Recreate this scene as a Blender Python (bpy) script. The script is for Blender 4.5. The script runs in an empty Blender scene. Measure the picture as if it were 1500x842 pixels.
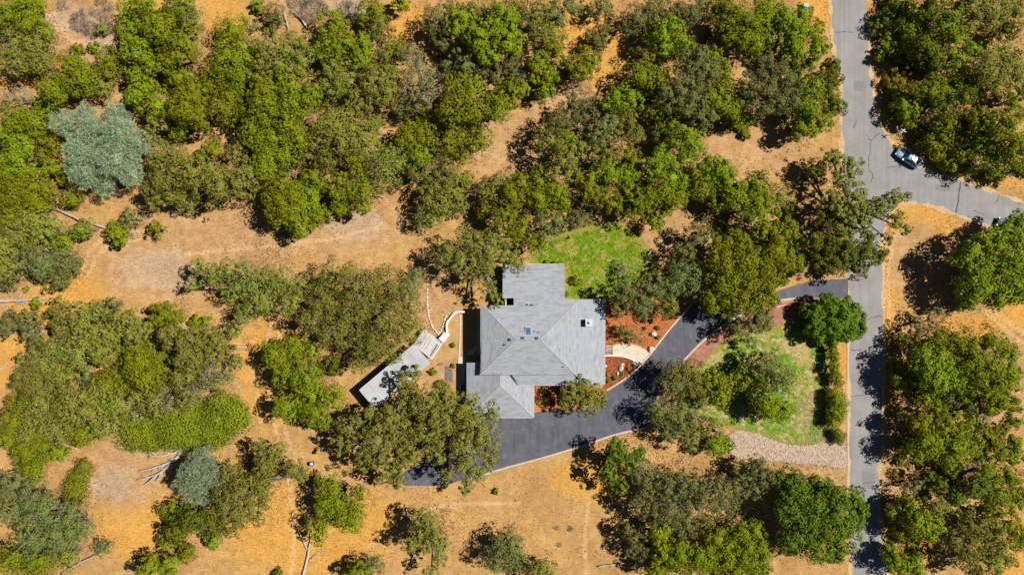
import bpy, bmesh, math, random
import numpy as np
from mathutils import Vector, Matrix

# ------------------------------------------------------------------ camera, sky, sun, exposure
scene = bpy.context.scene
COL = scene.collection
CAM_H = 120.0                       # drone altitude in metres
MPP = 0.12                          # metres of ground per survey unit
CX, CY = 750.0, 421.0
cam_data = bpy.data.cameras.new('camera')
cam_data.sensor_width = 36.0
cam_data.lens = 24.0
cam_data.clip_start = 0.5
cam_data.clip_end = 4000.0
cam = bpy.data.objects.new('camera', cam_data)
cam.location = (0, 0, CAM_H)
cam.rotation_euler = (0, 0, 0)
COL.objects.link(cam)
scene.camera = cam

SUN_EL = math.radians(50.0)
SUN_AZ = math.radians(12.0)         # measured from +X towards +Y
world = bpy.data.worlds.new('World')
scene.world = world
world.use_nodes = True
wn = world.node_tree.nodes
wl = world.node_tree.links
bg = wn.get('Background')
sky = wn.new('ShaderNodeTexSky')
sky.sky_type = 'NISHITA'
sky.sun_disc = False
sky.altitude = 900.0             # clear dry foothill air: deep blue sky, hard shadows
sky.air_density = 0.45
sky.dust_density = 0.15
sky.ozone_density = 1.0
sky.sun_elevation = SUN_EL
sky.sun_rotation = math.radians(90) - SUN_AZ
wl.new(sky.outputs['Color'], bg.inputs['Color'])
bg.inputs['Strength'].default_value = 0.05

sun_dir = Vector((math.cos(SUN_EL) * math.cos(SUN_AZ), math.cos(SUN_EL) * math.sin(SUN_AZ), math.sin(SUN_EL)))
sd = bpy.data.lights.new('sun', 'SUN')
sd.energy = 5.0
sd.angle = math.radians(0.53)
sd.color = (1.0, 0.945, 0.86)
sun = bpy.data.objects.new('sun', sd)
sun.location = sun_dir * 300
sun.rotation_euler = (-sun_dir).to_track_quat('-Z', 'Y').to_euler()
COL.objects.link(sun)

vs = scene.view_settings
vs.view_transform = 'Standard'
vs.look = 'None'
vs.gamma = 1.0
vs.use_curve_mapping = False
vs.exposure = 0.5
scene.cycles.max_bounces = 6
scene.cycles.diffuse_bounces = 1

# ------------------------------------------------------------------ helpers
rng = np.random.default_rng(7)
R = random.Random(11)


def at(px, py, h=0.0):
    """survey unit -> metres, for a point at height h"""
    k = MPP * (1 - h / CAM_H)
    return ((px - CX) * k, (CY - py) * k)


def at3(px, py, h=0.0):
    x, y = at(px, py, h)
    return Vector((x, y, h))


def tag(o, label=None, cat=None, group=None, kind=None):
    if label: o['label'] = label
    if cat: o['category'] = cat
    if group: o['group'] = group
    if kind: o['kind'] = kind
    return o


def empty(name, loc=(0, 0, 0), rz=0.0):
    o = bpy.data.objects.new(name, None)
    o.empty_display_size = 0.3
    o.location = loc
    o.rotation_euler = (0, 0, rz)
    COL.objects.link(o)
    return o


def link(name, me, mats, parent=None, loc=None, smooth=False):
    if not isinstance(mats, (list, tuple)): mats = [mats]
    for m in mats: me.materials.append(m)
    o = bpy.data.objects.new(name, me)
    if loc is not None: o.location = loc
    COL.objects.link(o)
    if parent is not None: o.parent = parent
    if smooth:
        me.polygons.foreach_set('use_smooth', [True] * len(me.polygons))
    return o


class MB:
    """collects simple shapes into one mesh"""
    def __init__(self):
        self.v = []; self.f = []; self.mi = []

    def face(self, pts, mi=0):
        n = len(self.v)
        self.v += [tuple(p) for p in pts]
        self.f.append(tuple(range(n, n + len(pts)))); self.mi.append(mi)

    def box(self, c, s, rz=0.0, mi=0, taper=1.0):
        cx, cy, cz = c; a, b, h = s[0] / 2, s[1] / 2, s[2] / 2
        ca, sa = math.cos(rz), math.sin(rz)
        n = len(self.v)
        for z, t in ((-h, 1.0), (h, taper)):
            for x, y in ((-a, -b), (a, -b), (a, b), (-a, b)):
                x *= t; y *= t
                self.v.append((cx + x * ca - y * sa, cy + x * sa + y * ca, cz + z))
        for q in ((0, 3, 2, 1), (4, 5, 6, 7), (0, 1, 5, 4), (1, 2, 6, 5), (2, 3, 7, 6), (3, 0, 4, 7)):
            self.f.append(tuple(n + i for i in q)); self.mi.append(mi)

    def prism(self, poly, z0, z1, mi=0):
        """poly: xy list, z0/z1 numbers or functions of (x, y)"""
        a = sum(poly[i][0] * poly[(i + 1) % len(poly)][1] - poly[(i + 1) % len(poly)][0] * poly[i][1] for i in range(len(poly)))
        if a < 0: poly = poly[::-1]
        f0 = z0 if callable(z0) else (lambda x, y: z0)
        f1 = z1 if callable(z1) else (lambda x, y: z1)
        n, k = len(self.v), len(poly)
        self.v += [(x, y, f0(x, y)) for x, y in poly] + [(x, y, f1(x, y)) for x, y in poly]
        self.f.append(tuple(n + i for i in range(k))[::-1]); self.mi.append(mi)
        self.f.append(tuple(n + k + i for i in range(k))); self.mi.append(mi)
        for i in range(k):
            j = (i + 1) % k
            self.f.append((n + i, n + j, n + k + j, n + k + i)); self.mi.append(mi)

    def tube(self, pts, rad, sides=6, mi=0, cap=True):
        pts = [Vector(p) for p in pts]
        n0 = len(self.v)
        up = Vector((0.13, 0.21, 0.97))
        for i, p in enumerate(pts):
            d = (pts[min(i + 1, len(pts) - 1)] - pts[max(i - 1, 0)])
            if d.length < 1e-6: d = Vector((0, 0, 1))
            d.normalize()
            a = d.cross(up)
            if a.length < 0.05: a = d.cross(Vector((1, 0, 0)))
            a.normalize(); b = d.cross(a)
            r = rad[i] if isinstance(rad, (list, tuple)) else rad
            for k in range(sides):
                t = 2 * math.pi * k / sides
                self.v.append(tuple(p + a * (r * math.cos(t)) + b * (r * math.sin(t))))
        for i in range(len(pts) - 1):
            for k in range(sides):
                k2 = (k + 1) % sides
                self.f.append((n0 + i * sides + k, n0 + i * sides + k2, n0 + (i + 1) * sides + k2, n0 + (i + 1) * sides + k)); self.mi.append(mi)
        if cap:
            self.f.append(tuple(n0 + k for k in range(sides))[::-1]); self.mi.append(mi)
            e = n0 + (len(pts) - 1) * sides
            self.f.append(tuple(e + k for k in range(sides))); self.mi.append(mi)

    def strip(self, pts, w, z0, z1, mi=0):
        """a kerb-like strip of width w along an xy polyline"""
        L = len(pts)
        lef, rig = [], []
        for i in range(L):
            ax, ay = pts[max(i - 1, 0)]; bx, by = pts[min(i + 1, L - 1)]
            dx, dy = bx - ax, by - ay
            l = math.hypot(dx, dy) or 1
            nx, ny = -dy / l, dx / l
            ww = w[i] if isinstance(w, (list, tuple)) else w
            lef.append((pts[i][0] + nx * ww / 2, pts[i][1] + ny * ww / 2))
            rig.append((pts[i][0] - nx * ww / 2, pts[i][1] - ny * ww / 2))
        n = len(self.v)
        for i in range(L):
            for (x, y), z in ((lef[i], z0), (rig[i], z0), (rig[i], z1), (lef[i], z1)):
                self.v.append((x, y, z))
        for i in range(L - 1):
            a, b = n + 4 * i, n + 4 * (i + 1)
            for k in range(4):
                k2 = (k + 1) % 4
                self.f.append((a + k, a + k2, b + k2, b + k)); self.mi.append(mi)
        self.f.append((n + 3, n + 2, n + 1, n)); self.mi.append(mi)
        e = n + 4 * (L - 1)
        self.f.append((e, e + 1, e + 2, e + 3)); self.mi.append(mi)

    def build(self, name, mats, parent=None, loc=None, smooth=False):
        me = bpy.data.meshes.new(name)
        me.from_pydata(self.v, [], self.f)
        if any(self.mi): me.polygons.foreach_set('material_index', self.mi)
        me.update()
        return link(name, me, mats, parent, loc, smooth)


def smooth_line(pts, n=6):
    """Catmull-Rom through 2-D points"""
    out = []
    P = [pts[0]] + list(pts) + [pts[-1]]
    for i in range(1, len(P) - 2):
        p0, p1, p2, p3 = P[i - 1], P[i], P[i + 1], P[i + 2]
        for k in range(n):
            t = k / n
            out.append(tuple(0.5 * (2 * p1[j] + (p2[j] - p0[j]) * t + (2 * p0[j] - 5 * p1[j] + 4 * p2[j] - p3[j]) * t * t
                                    + (3 * p1[j] - p0[j] - 3 * p2[j] + p3[j]) * t ** 3) for j in range(len(p1))))
    out.append(tuple(pts[-1]))
    return out


# ------------------------------------------------------------------ materials
class NT:
    def __init__(self, name):
        self.m = bpy.data.materials.new(name)
        self.m.use_nodes = True
        self.t = self.m.node_tree
        self.n = self.t.nodes
        self.b = self.n.get('Principled BSDF')
        self.out = self.n.get('Material Output')
        self.co = None

    def add(self, kind, **inputs):
        nd = self.n.new(kind)
        for k, v in inputs.items():
            self.set(nd, k, v)
        return nd

    def set(self, nd, k, v):
        s = nd.inputs[k]
        if hasattr(v, 'is_output') or isinstance(v, bpy.types.NodeSocket): self.t.links.new(v, s)
        else: s.default_value = v

    def coord(self, which='Object'):
        if self.co is None: self.co = self.n.new('ShaderNodeTexCoord')
        return self.co.outputs[which]

    def noise(self, scale, detail=4, rough=0.55, vec=None, dist=0.0):
        nd = self.n.new('ShaderNodeTexNoise')
        nd.inputs['Scale'].default_value = scale
        nd.inputs['Detail'].default_value = detail
        nd.inputs['Roughness'].default_value = rough
        nd.inputs['Distortion'].default_value = dist
        self.t.links.new(vec if vec is not None else self.coord(), nd.inputs['Vector'])
        return nd.outputs['Fac']

    def map(self, scale=(1, 1, 1), rot=(0, 0, 0), vec=None):
        nd = self.n.new('ShaderNodeMapping')
        nd.inputs['Scale'].default_value = scale
        nd.inputs['Rotation'].default_value = rot
        self.t.links.new(vec if vec is not None else self.coord(), nd.inputs['Vector'])
        return nd.outputs['Vector']

    def ramp(self, fac, stops):
        nd = self.n.new('ShaderNodeValToRGB')
        e = nd.color_ramp.elements
        while len(e) < len(stops): e.new(0.5)
        for i, (p, c) in enumerate(stops):
            e[i].position = p
            e[i].color = (c, c, c, 1) if isinstance(c, (int, float)) else (*c, 1)
        self.t.links.new(fac, nd.inputs['Fac'])
        return nd.outputs['Color']

    def mix(self, fac, a, b, mode='MIX'):
        nd = self.n.new('ShaderNodeMix')
        nd.data_type = 'RGBA'
        nd.blend_type = mode
        for i, v in ((0, fac), (6, a), (7, b)):
            if isinstance(v, bpy.types.NodeSocket): self.t.links.new(v, nd.inputs[i])
            elif i == 0: nd.inputs[0].default_value = v
            else: nd.inputs[i].default_value = (*v, 1)
        return nd.outputs[2]

    def math(self, op, a, b=0.5):
        nd = self.n.new('ShaderNodeMath')
        nd.operation = op
        for i, v in ((0, a), (1, b)):
            if isinstance(v, bpy.types.NodeSocket): self.t.links.new(v, nd.inputs[i])
            else: nd.inputs[i].default_value = v
        return nd.outputs[0]

    def attr(self, name):
        nd = self.n.new('ShaderNodeAttribute')
        nd.attribute_name = name
        return nd.outputs['Fac']

    def bump(self, h, strength=0.5, dist=0.05):
        nd = self.n.new('ShaderNodeBump')
        nd.inputs['Strength'].default_value = strength
        nd.inputs['Distance'].default_value = dist
        self.t.links.new(h, nd.inputs['Height'])
        self.t.links.new(nd.outputs['Normal'], self.b.inputs['Normal'])

    def fin(self, color=None, rough=0.9, spec=0.2, metal=0.0):
        if color is not None:
            if isinstance(color, bpy.types.NodeSocket): self.t.links.new(color, self.b.inputs['Base Color'])
            else: self.b.inputs['Base Color'].default_value = (*color, 1)
        self.b.inputs['Roughness'].default_value = rough
        self.b.inputs['Specular IOR Level'].default_value = spec
        self.b.inputs['Metallic'].default_value = metal
        return self.m


def speckled(name, a, b, scale=3.0, rough=0.9, spec=0.2, fine=40.0, bump=0.3, metal=0.0, bd=0.02):
    t = NT(name)
    c = t.mix(t.ramp(t.noise(scale, 6), [(0.3, 0.0), (0.7, 1.0)]), a, b)
    f = t.noise(fine, 3)
    c = t.mix(0.35, c, t.ramp(f, [(0.25, 0.25), (0.75, 0.75)]), 'OVERLAY')
    if bump: t.bump(f, bump, bd)
    return t.fin(c, rough, spec, metal)


def leaf_material(name, dark, light, odd, trans=0.14):
    t = NT(name)
    g = t.n.new('ShaderNodeNewGeometry')
    oi = t.n.new('ShaderNodeObjectInfo')
    c = t.mix(g.outputs['Random Per Island'], dark, light)
    patch = t.ramp(t.noise(0.55, 3), [(0.42, 0.0), (0.68, 1.0)])
    c = t.mix(t.math('MULTIPLY', patch, 0.55), c, odd)
    h = t.n.new('ShaderNodeHueSaturation')
    t.t.links.new(c, h.inputs['Color'])
    t.t.links.new(t.math('ADD', t.math('MULTIPLY', oi.outputs['Random'], 0.045), 0.477), h.inputs['Hue'])
    t.t.links.new(t.math('ADD', t.math('MULTIPLY', oi.outputs['Random'], 0.40), 0.78), h.inputs['Value'])
    c = h.outputs['Color']
    t.fin(c, 0.7, 0.08)
    tr = t.n.new('ShaderNodeBsdfTranslucent')
    t.t.links.new(c, tr.inputs['Color'])
    mx = t.n.new('ShaderNodeMixShader')
    mx.inputs[0].default_value = trans
    t.t.links.new(t.b.outputs[0], mx.inputs[1])
    t.t.links.new(tr.outputs[0], mx.inputs[2])
    t.t.links.new(mx.outputs[0], t.out.inputs['Surface'])
    return t.m


LEAF = {
    'G': leaf_material('leaf_green', (0.112, 0.150, 0.004), (0.190, 0.234, 0.006), (0.255, 0.268, 0.010)),
    'D': leaf_material('leaf_deep_green', (0.068, 0.100, 0.006), (0.125, 0.165, 0.010), (0.165, 0.178, 0.012)),
    'O': leaf_material('leaf_olive', (0.142, 0.158, 0.016), (0.215, 0.226, 0.032), (0.245, 0.225, 0.04)),
    'S': leaf_material('leaf_grey_green', (0.108, 0.126, 0.030), (0.165, 0.186, 0.050), (0.19, 0.185, 0.042)),
    'Y': leaf_material('leaf_sage', (0.17, 0.185, 0.065), (0.29, 0.295, 0.125), (0.27, 0.245, 0.10)),
    'P': leaf_material('needle_grey_green', (0.19, 0.28, 0.145), (0.38, 0.48, 0.28), (0.34, 0.37, 0.22), 0.2),
    'L': leaf_material('leaf_mat_green', (0.135, 0.165, 0.006), (0.20, 0.23, 0.010), (0.23, 0.20, 0.03)),
    'W': leaf_material('leaf_yellow', (0.24, 0.20, 0.01), (0.38, 0.31, 0.02), (0.24, 0.23, 0.02)),
    'M': leaf_material('leaf_round_tree', (0.070, 0.145, 0.007), (0.125, 0.22, 0.010), (0.12, 0.18, 0.01)),
    'B': leaf_material('twig_grey', (0.20, 0.15, 0.11), (0.40, 0.32, 0.26), (0.3, 0.2, 0.13), 0.05),
    'R': leaf_material('leaf_dark_red', (0.05, 0.012, 0.02), (0.13, 0.03, 0.04), (0.08, 0.03, 0.03)),
    'H': leaf_material('leaf_hedge', (0.16, 0.20, 0.010), (0.25, 0.28, 0.02), (0.34, 0.22, 0.02)),
}
BARK = speckled('bark_grey', (0.13, 0.105, 0.088), (0.25, 0.215, 0.185), 6, bump=0.6)
DEADWOOD = speckled('bleached_wood', (0.30, 0.26, 0.235), (0.50, 0.45, 0.41), 4, bump=0.6)

# ------------------------------------------------------------------ plan outlines (survey units)
ROAD = [(1215, -40), (1216, 0), (1217.5, 36), (1220, 71), (1226, 95), (1230, 115), (1231.5, 170), (1233, 221), (1236, 300), (1238.5, 360),
        (1240, 405), (1241, 440), (1242.5, 501), (1242.5, 580), (1243, 650), (1243, 713), (1244, 780), (1246, 842), (1247, 885),
        (1304, 885), (1301, 842), (1295, 791), (1289, 752), (1288, 695), (1292, 667), (1294, 577), (1295, 519), (1294, 448), (1294, 352),
        (1298, 330), (1305, 313), (1315, 302), (1331, 297), (1355, 300), (1385, 309), (1429, 325), (1500, 352), (1570, 378),
        (1570, 322), (1500, 296), (1456, 281), (1410, 263), (1372, 252), (1345, 240), (1322, 222), (1305, 206), (1293, 188), (1284, 165),
        (1278.5, 125), (1275, 89), (1271, 36), (1267.5, 0), (1266, -40)]
DRIVE = [(1240.5, 408), (1189, 411), (1132, 428), (1080, 431), (1040, 437), (1012, 447.6), (993, 468.5), (974, 491), (955, 516), (938, 535),
         (917, 554), (889, 572), (880, 590), (850, 598), (800, 601.5), (779, 604), (690, 604), (688, 640), (640, 668), (596, 688), (583, 699), (594, 711), (641, 711),
         (690, 700), (740, 684.5), (786, 672), (847, 654), (900, 636), (946.6, 625.7), (957, 600), (965, 575), (980, 551), (1000.7, 528),
         (1023.5, 504.6), (1045, 486), (1072, 468), (1105, 451), (1134, 441), (1182, 436), (1241, 437.5)]
LAWN_N = [(783, 366), (800, 352), (820, 349), (840, 342), (870, 333), (905, 332), (930, 345), (943, 365), (950, 392), (935, 411),
          (905, 426), (885, 437), (845, 438), (833, 428), (829, 390), (800, 388), (785, 384)]
LAWN_E = [(1012, 556), (1035, 528), (1065, 500), (1100, 484), (1140, 480), (1160, 470), (1192, 472), (1212, 500), (1211, 560), (1206, 590),
          (1210, 630), (1200, 645), (1180, 648), (1150, 648), (1110, 638), (1080, 625), (1040, 610), (1005, 595)]
RED_BED = [(1003, 530), (1025.5, 506.5), (1047, 488), (1074, 470), (1107, 453.5), (1135, 444), (1182, 439), (1192, 441), (1190, 468), (1158, 468),
           (1138, 478), (1098, 482), (1062, 498), (1033, 526), (1012, 552), (1000, 545)]
BED_N = [(887, 443), (930, 438), (975, 440), (1009, 447), (991, 467.5), (972, 490), (953, 514), (934, 504), (915, 500), (898, 504), (887, 504)]
BED_S = [(885, 521.5), (913, 523.5), (926, 528), (936, 536), (915.5, 553), (887.5, 570.5), (884, 570.5)]
BED_P = [(783, 560), (884, 572), (879, 588), (850, 596.5), (800, 600), (783, 602)]
WALK = [(887, 505), (899, 505.5), (915, 502), (933, 506), (953, 516), (938, 534), (927.5, 526), (914, 521), (900, 519.5), (887, 519)]
GRAVEL = [(1070, 636), (1084, 630), (1110, 635), (1135, 645), (1160, 651), (1190, 652), (1212, 640), (1216, 615), (1222, 625), (1238, 652), (1239, 684), (1205, 680), (1170, 678),
          (1140, 675), (1105, 672), (1072, 666)]
HOUSE = [(684, 520), (704, 520), (704, 455), (735, 440), (735, 386), (829, 386), (829, 437), (888, 437), (886, 570), (781, 572), (781, 612), (684, 612)]
YARD = [(640, 500), (668, 455), (706, 452), (706, 575), (620, 590), (600, 570)]
SHED = [(527, 571), (607, 504), (620, 481), (652, 503), (634, 527), (556, 600)]
FLATS = [ROAD, DRIVE, LAWN_N, LAWN_E, RED_BED, BED_N, BED_S, GRAVEL, HOUSE, YARD, SHED]


def W(poly, h=0.0): return [at(x, y, h) for x, y in poly]


def poly_dist(X, Y, poly):
    """distance outside a polygon, 0 inside (numpy arrays)"""
    inside = np.zeros(X.shape, bool)
    d = np.full(X.shape, 1e9)
    n = len(poly)
    for i in range(n):
        ax, ay = poly[i]; bx, by = poly[(i + 1) % n]
        cond = ((ay > Y) != (by > Y))
        with np.errstate(divide='ignore', invalid='ignore'):
            xi = (bx - ax) * (Y - ay) / ((by - ay) if by != ay else 1e-9) + ax
        inside ^= cond & (X < xi)
        dx, dy = bx - ax, by - ay
        t = np.clip(((X - ax) * dx + (Y - ay) * dy) / (dx * dx + dy * dy + 1e-12), 0, 1)
        d = np.minimum(d, np.hypot(X - ax - t * dx, Y - ay - t * dy))
    d[inside] = 0
    return d


WAVES = [(rng.uniform(0, 6.28), rng.uniform(0, 6.28), l, a) for l, a in
         ((46, .22), (31, .18), (23, .14), (15, .09), (9.5, .06), (6.2, .045), (3.7, .03), (2.3, .02), (1.5, .015), (1.1, .012))]
FLATS_W = [W(p) for p in FLATS]


def flat_mask(X, Y):
    d = np.full(X.shape, 1e9)
    for p in FLATS_W: d = np.minimum(d, poly_dist(X, Y, p))
    t = np.clip((d - 0.3) / 6.0, 0, 1)
    return t * t * (3 - 2 * t), d


def relief(X, Y):
    z = np.zeros(X.shape)
    for th, ph, l, a in WAVES:
        k = 2 * math.pi / l
        z += a * np.sin(k * (X * math.cos(th) + Y * math.sin(th)) + ph + 1.3 * np.sin(0.6 * k * (Y * math.cos(th) - X * math.sin(th))))
    return z


def ground_z(x, y):
    X = np.array([float(x)]); Y = np.array([float(y)])
    m, _ = flat_mask(X, Y)
    return float((relief(X, Y) * m)[0])


def seg_dist(X, Y, pts):
    d = np.full(X.shape, 1e9)
    for (ax, ay), (bx, by) in zip(pts[:-1], pts[1:]):
        dx, dy = bx - ax, by - ay
        t = np.clip(((X - ax) * dx + (Y - ay) * dy) / (dx * dx + dy * dy + 1e-12), 0, 1)
        d = np.minimum(d, np.hypot(X - ax - t * dx, Y - ay - t * dy))
    return d


def blobs(X, Y, L):
    m = np.zeros(X.shape)
    for px, py, rx, ry in L:
        x, y = at(px, py)
        m = np.maximum(m, np.exp(-(((X - x) / (rx * MPP)) ** 2 + ((Y - y) / (ry * MPP)) ** 2) * 0.9))
    return m


# ------------------------------------------------------------------ ground
GOLD = [(60, 480, 70, 60), (25, 530, 60, 50), (110, 425, 60, 35), (60, 250, 50, 25), (395, 540, 45, 90), (370, 740, 70, 70), (450, 790, 120, 60),
        (520, 760, 70, 45), (205, 770, 70, 50), (330, 25, 35, 40), (595, 30, 40, 30), (850, 50, 50, 45), (890, 90, 30, 60), (1190, 15, 25, 50),
        (1335, 320, 70, 30), (1303, 430, 12, 90), (1420, 480, 80, 22), (1320, 800, 60, 50), (860, 700, 60, 30), (85, 120, 15, 90),
        (1300, 570, 12, 60), (1470, 800, 50, 60), (1235, 540, 10, 50), (30, 120, 50, 20), (1480, 265, 60, 8), (210, 20, 30, 30), (1180, 750, 60, 60), (1490, 460, 40, 20)]
DIRT = [(330, 350, 170, 40), (500, 335, 100, 45), (230, 390, 90, 55), (740, 220, 50, 60), (1090, 230, 90, 35), (120, 50, 55, 50), (190, 690, 60, 60),
        (970, 350, 45, 30), (630, 440, 40, 60), (1340, 380, 45, 60), (650, 520, 60, 60), (1300, 690, 14, 70), (820, 160, 60, 30), (760, 650, 10, 8), (1470, 560, 40, 80),
        (1200, 700, 50, 20), (1060, 640, 60, 15), (700, 640, 100, 40), (1285, 110, 14, 90), (30, 140, 40, 16), (1000, 590, 60, 60), (1240, 690, 30, 60)]
ASH = [(165, 708, 32, 26), (115, 30, 50, 22), (230, 395, 60, 30), (150, 60, 30, 30), (520, 330, 50, 25), (480, 8, 60, 20)]
TRACKS = [[(1440, 455), (1460, 470), (1480, 487), (1505, 508), (1530, 525)], [(1452, 452), (1475, 470), (1505, 492), (1530, 512)],
          [(862, 735), (858, 770), (857, 800), (860, 842)], [(60, 0), (75, 30), (105, 60), (140, 70)], [(700, 222), (740, 232), (790, 226)],
          [(118, 400), (130, 368), (155, 348), (200, 338), (260, 336)], [(128, 404), (140, 376), (165, 357), (210, 349)], [(270, 372), (380, 362), (480, 352), (560, 330)], [(398, 470), (388, 540), (396, 610), (420, 680), (432, 760), (428, 842)], [(414, 470), (404, 540), (410, 610), (436, 680), (450, 760)], [(370, 500), (372, 560), (380, 620)], [(540, 800), (640, 740), (760, 736)], [(1310, 345), (1300, 400), (1303, 470)]]
xs = np.concatenate([[-1800, -900, -450, -250, -160], np.arange(-112, 112.01, 0.55), [160, 250, 450, 900, 1800]])
ys = np.concatenate([[-1800, -900, -450, -250, -120], np.arange(-66, 66.01, 0.55), [120, 250, 450, 900, 1800]])
GX, GY = np.meshgrid(xs, ys)
fm, fd = flat_mask(GX, GY)
GZ = relief(GX, GY) * fm + rng.normal(0, 0.012, GX.shape) * fm
ny, nx = GX.shape
idx = np.arange(nx * ny).reshape(ny, nx)
quads = np.stack([idx[:-1, :-1], idx[:-1, 1:], idx[1:, 1:], idx[1:, :-1]], -1).reshape(-1, 4)


def mesh_from_arrays(name, verts, faces):
    """verts (n,3), faces (m,4) quads"""
    me = bpy.data.meshes.new(name)
    n, m, k = len(verts), len(faces), faces.shape[1]
    me.vertices.add(n)
    me.vertices.foreach_set('co', np.ascontiguousarray(verts, dtype=np.float32).ravel())
    me.loops.add(m * k)
    me.loops.foreach_set('vertex_index', np.ascontiguousarray(faces, dtype=np.int32).ravel())
    me.polygons.add(m)
    me.polygons.foreach_set('loop_start', np.arange(0, m * k, k, dtype=np.int32))
    try: me.polygons.foreach_set('loop_total', np.full(m, k, dtype=np.int32))
    except Exception: pass
    me.update(calc_edges=True)
    return me


gme = mesh_from_arrays('ground', np.stack([GX, GY, GZ], -1).reshape(-1, 3), quads)


def point_attr(me, name, arr):
    a = me.attributes.new(name, 'FLOAT', 'POINT')
    a.data.foreach_set('value', np.ascontiguousarray(arr, dtype=np.float32).ravel())


trk = np.zeros(GX.shape)
for t_ in TRACKS:
    trk = np.maximum(trk, np.exp(-(seg_dist(GX, GY, W(t_)) / 0.38) ** 2))
point_attr(gme, 'gold', blobs(GX, GY, GOLD))
point_attr(gme, 'dirt', blobs(GX, GY, DIRT))
point_attr(gme, 'ash', blobs(GX, GY, ASH))
point_attr(gme, 'track', trk)
ld = np.minimum(poly_dist(GX, GY, W(LAWN_N)), poly_dist(GX, GY, W(LAWN_E)) + .2)
point_attr(gme, 'lawn', np.exp(-(ld / 1.1) ** 2))

t = NT('dry_ground')
n_big, n_mid, n_sm, n_fine = t.noise(0.11, 5, 0.6), t.noise(0.55, 6, 0.62), t.noise(2.6, 6, 0.65), t.noise(9.0, 4, 0.7)
straw = t.mix(t.ramp(n_mid, [(0.36, 0.0), (0.66, 1.0)]), (0.375, 0.215, 0.074), (0.49, 0.31, 0.118))
straw = t.mix(t.ramp(n_big, [(0.40, 0.0), (0.62, 0.75)]), straw, (0.36, 0.20, 0.082))
gold = t.mix(t.ramp(n_sm, [(0.35, 0.0), (0.68, 1.0)]), (0.46, 0.212, 0.030), (0.58, 0.335, 0.085))
dirt = t.mix(t.ramp(n_mid, [(0.35, 0.0), (0.68, 1.0)]), (0.355, 0.20, 0.086), (0.465, 0.295, 0.142))
ash = t.mix(t.ramp(n_sm, [(0.35, 0.0), (0.7, 1.0)]), (0.33, 0.25, 0.185), (0.47, 0.38, 0.285))


def edge(a, w=0.9):
    return t.ramp(t.math('ADD', t.attr(a), t.math('MULTIPLY', t.math('SUBTRACT', t.math('ADD', n_mid, t.math('MULTIPLY', n_sm, 0.5)), 0.75), w)), [(0.30, 0.0), (0.62, 1.0)])


c = t.mix(t.math('MULTIPLY', edge('gold'), 0.8), straw, gold)
c = t.mix(edge('dirt'), c, dirt)
c = t.mix(t.math('MULTIPLY', edge('ash', 1.6), 0.5), c, ash)
c = t.mix(t.math('MULTIPLY', edge('track', 1.0), 0.5), c, (0.56, 0.38, 0.20))
c = t.mix(t.math('MULTIPLY', edge('lawn', 1.6), 0.85), c, t.mix(n_sm, (0.14, 0.19, 0.01), (0.26, 0.27, 0.04)))
# thin bare red-brown soil and pale straw flecks
c = t.mix(t.ramp(t.noise(1.4, 7, 0.7), [(0.60, 0.0), (0.74, 0.45)]), c, (0.31, 0.16, 0.065))
c = t.mix(t.ramp(t.noise(5.5, 5, 0.7, dist=1.5), [(0.58, 0.0), (0.74, 0.6)]), c, (0.60, 0.42, 0.21))
st = t.noise(3.0, 4, 0.6, t.map((0.35, 1.8, 1), (0, 0, 0.5)))
c = t.mix(0.42, c, t.ramp(st, [(0.3, 0.25), (0.7, 0.75)]), 'OVERLAY')
c = t.mix(0.3, c, t.ramp(n_fine, [(0.3, 0.25), (0.7, 0.75)]), 'OVERLAY')
t.bump(t.math('ADD', n_sm, t.math('MULTIPLY', n_fine, 0.6)), 0.75, 0.16)
M_GROUND = t.fin(c, 1.0, 0.0)
ground = link('ground', gme, M_GROUND, smooth=True)
tag(ground, 'dry golden grassland with bare pinkish dirt clearings', None, None, 'structure')

# ------------------------------------------------------------------ paved and planted surfaces
t = NT('road_asphalt')
a1, a2 = t.noise(0.35, 5, 0.6), t.noise(2.2, 6, 0.65)
c = t.mix(t.ramp(a1, [(0.35, 0.0), (0.65, 1.0)]), (0.222, 0.214, 0.212), (0.272, 0.262, 0.257))
c = t.mix(t.math('MULTIPLY', t.ramp(a2, [(0.5, 0.0), (0.75, 1.0)]), 0.35), c, (0.16, 0.155, 0.155))
wl_ = t.noise(0.8, 3, 0.5, t.map((1.6, 0.06, 1)))
c = t.mix(t.math('MULTIPLY', t.ramp(wl_, [(0.45, 0.0), (0.7, 1.0)]), 0.45), c, (0.175, 0.168, 0.168))
f = t.noise(26, 3, 0.6)
c = t.mix(0.3, c, t.ramp(f, [(0.3, 0.2), (0.7, 0.8)]), 'OVERLAY')
t.bump(f, 0.3, 0.02)
M_ROAD = t.fin(c, 0.92, 0.15)

t = NT('driveway_asphalt')
c = t.mix(t.ramp(t.noise(0.45, 5, 0.6), [(0.35, 0.0), (0.65, 1.0)]), (0.078, 0.079, 0.100), (0.110, 0.110, 0.134))
c = t.mix(t.math('MULTIPLY', t.ramp(t.noise(1.2, 3, 0.5, t.map((1.0, 0.12, 1))), [(0.52, 0.0), (0.68, 1.0)]), 0.45), c, (0.056, 0.055, 0.062))
c = t.mix(t.math('MULTIPLY', t.ramp(t.noise(0.9, 6, 0.7), [(0.56, 0.0), (0.66, 1.0)]), 0.35), c, (0.17, 0.16, 0.165))
c = t.mix(t.ramp(t.noise(1.7, 2, 0.4), [(0.68, 0.0), (0.74, 0.7)]), c, (0.04, 0.04, 0.045))
f = t.noise(30, 3, 0.6)
c = t.mix(0.25, c, t.ramp(f, [(0.3, 0.2), (0.7, 0.8)]), 'OVERLAY')
t.bump(f, 0.3, 0.015)
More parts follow.
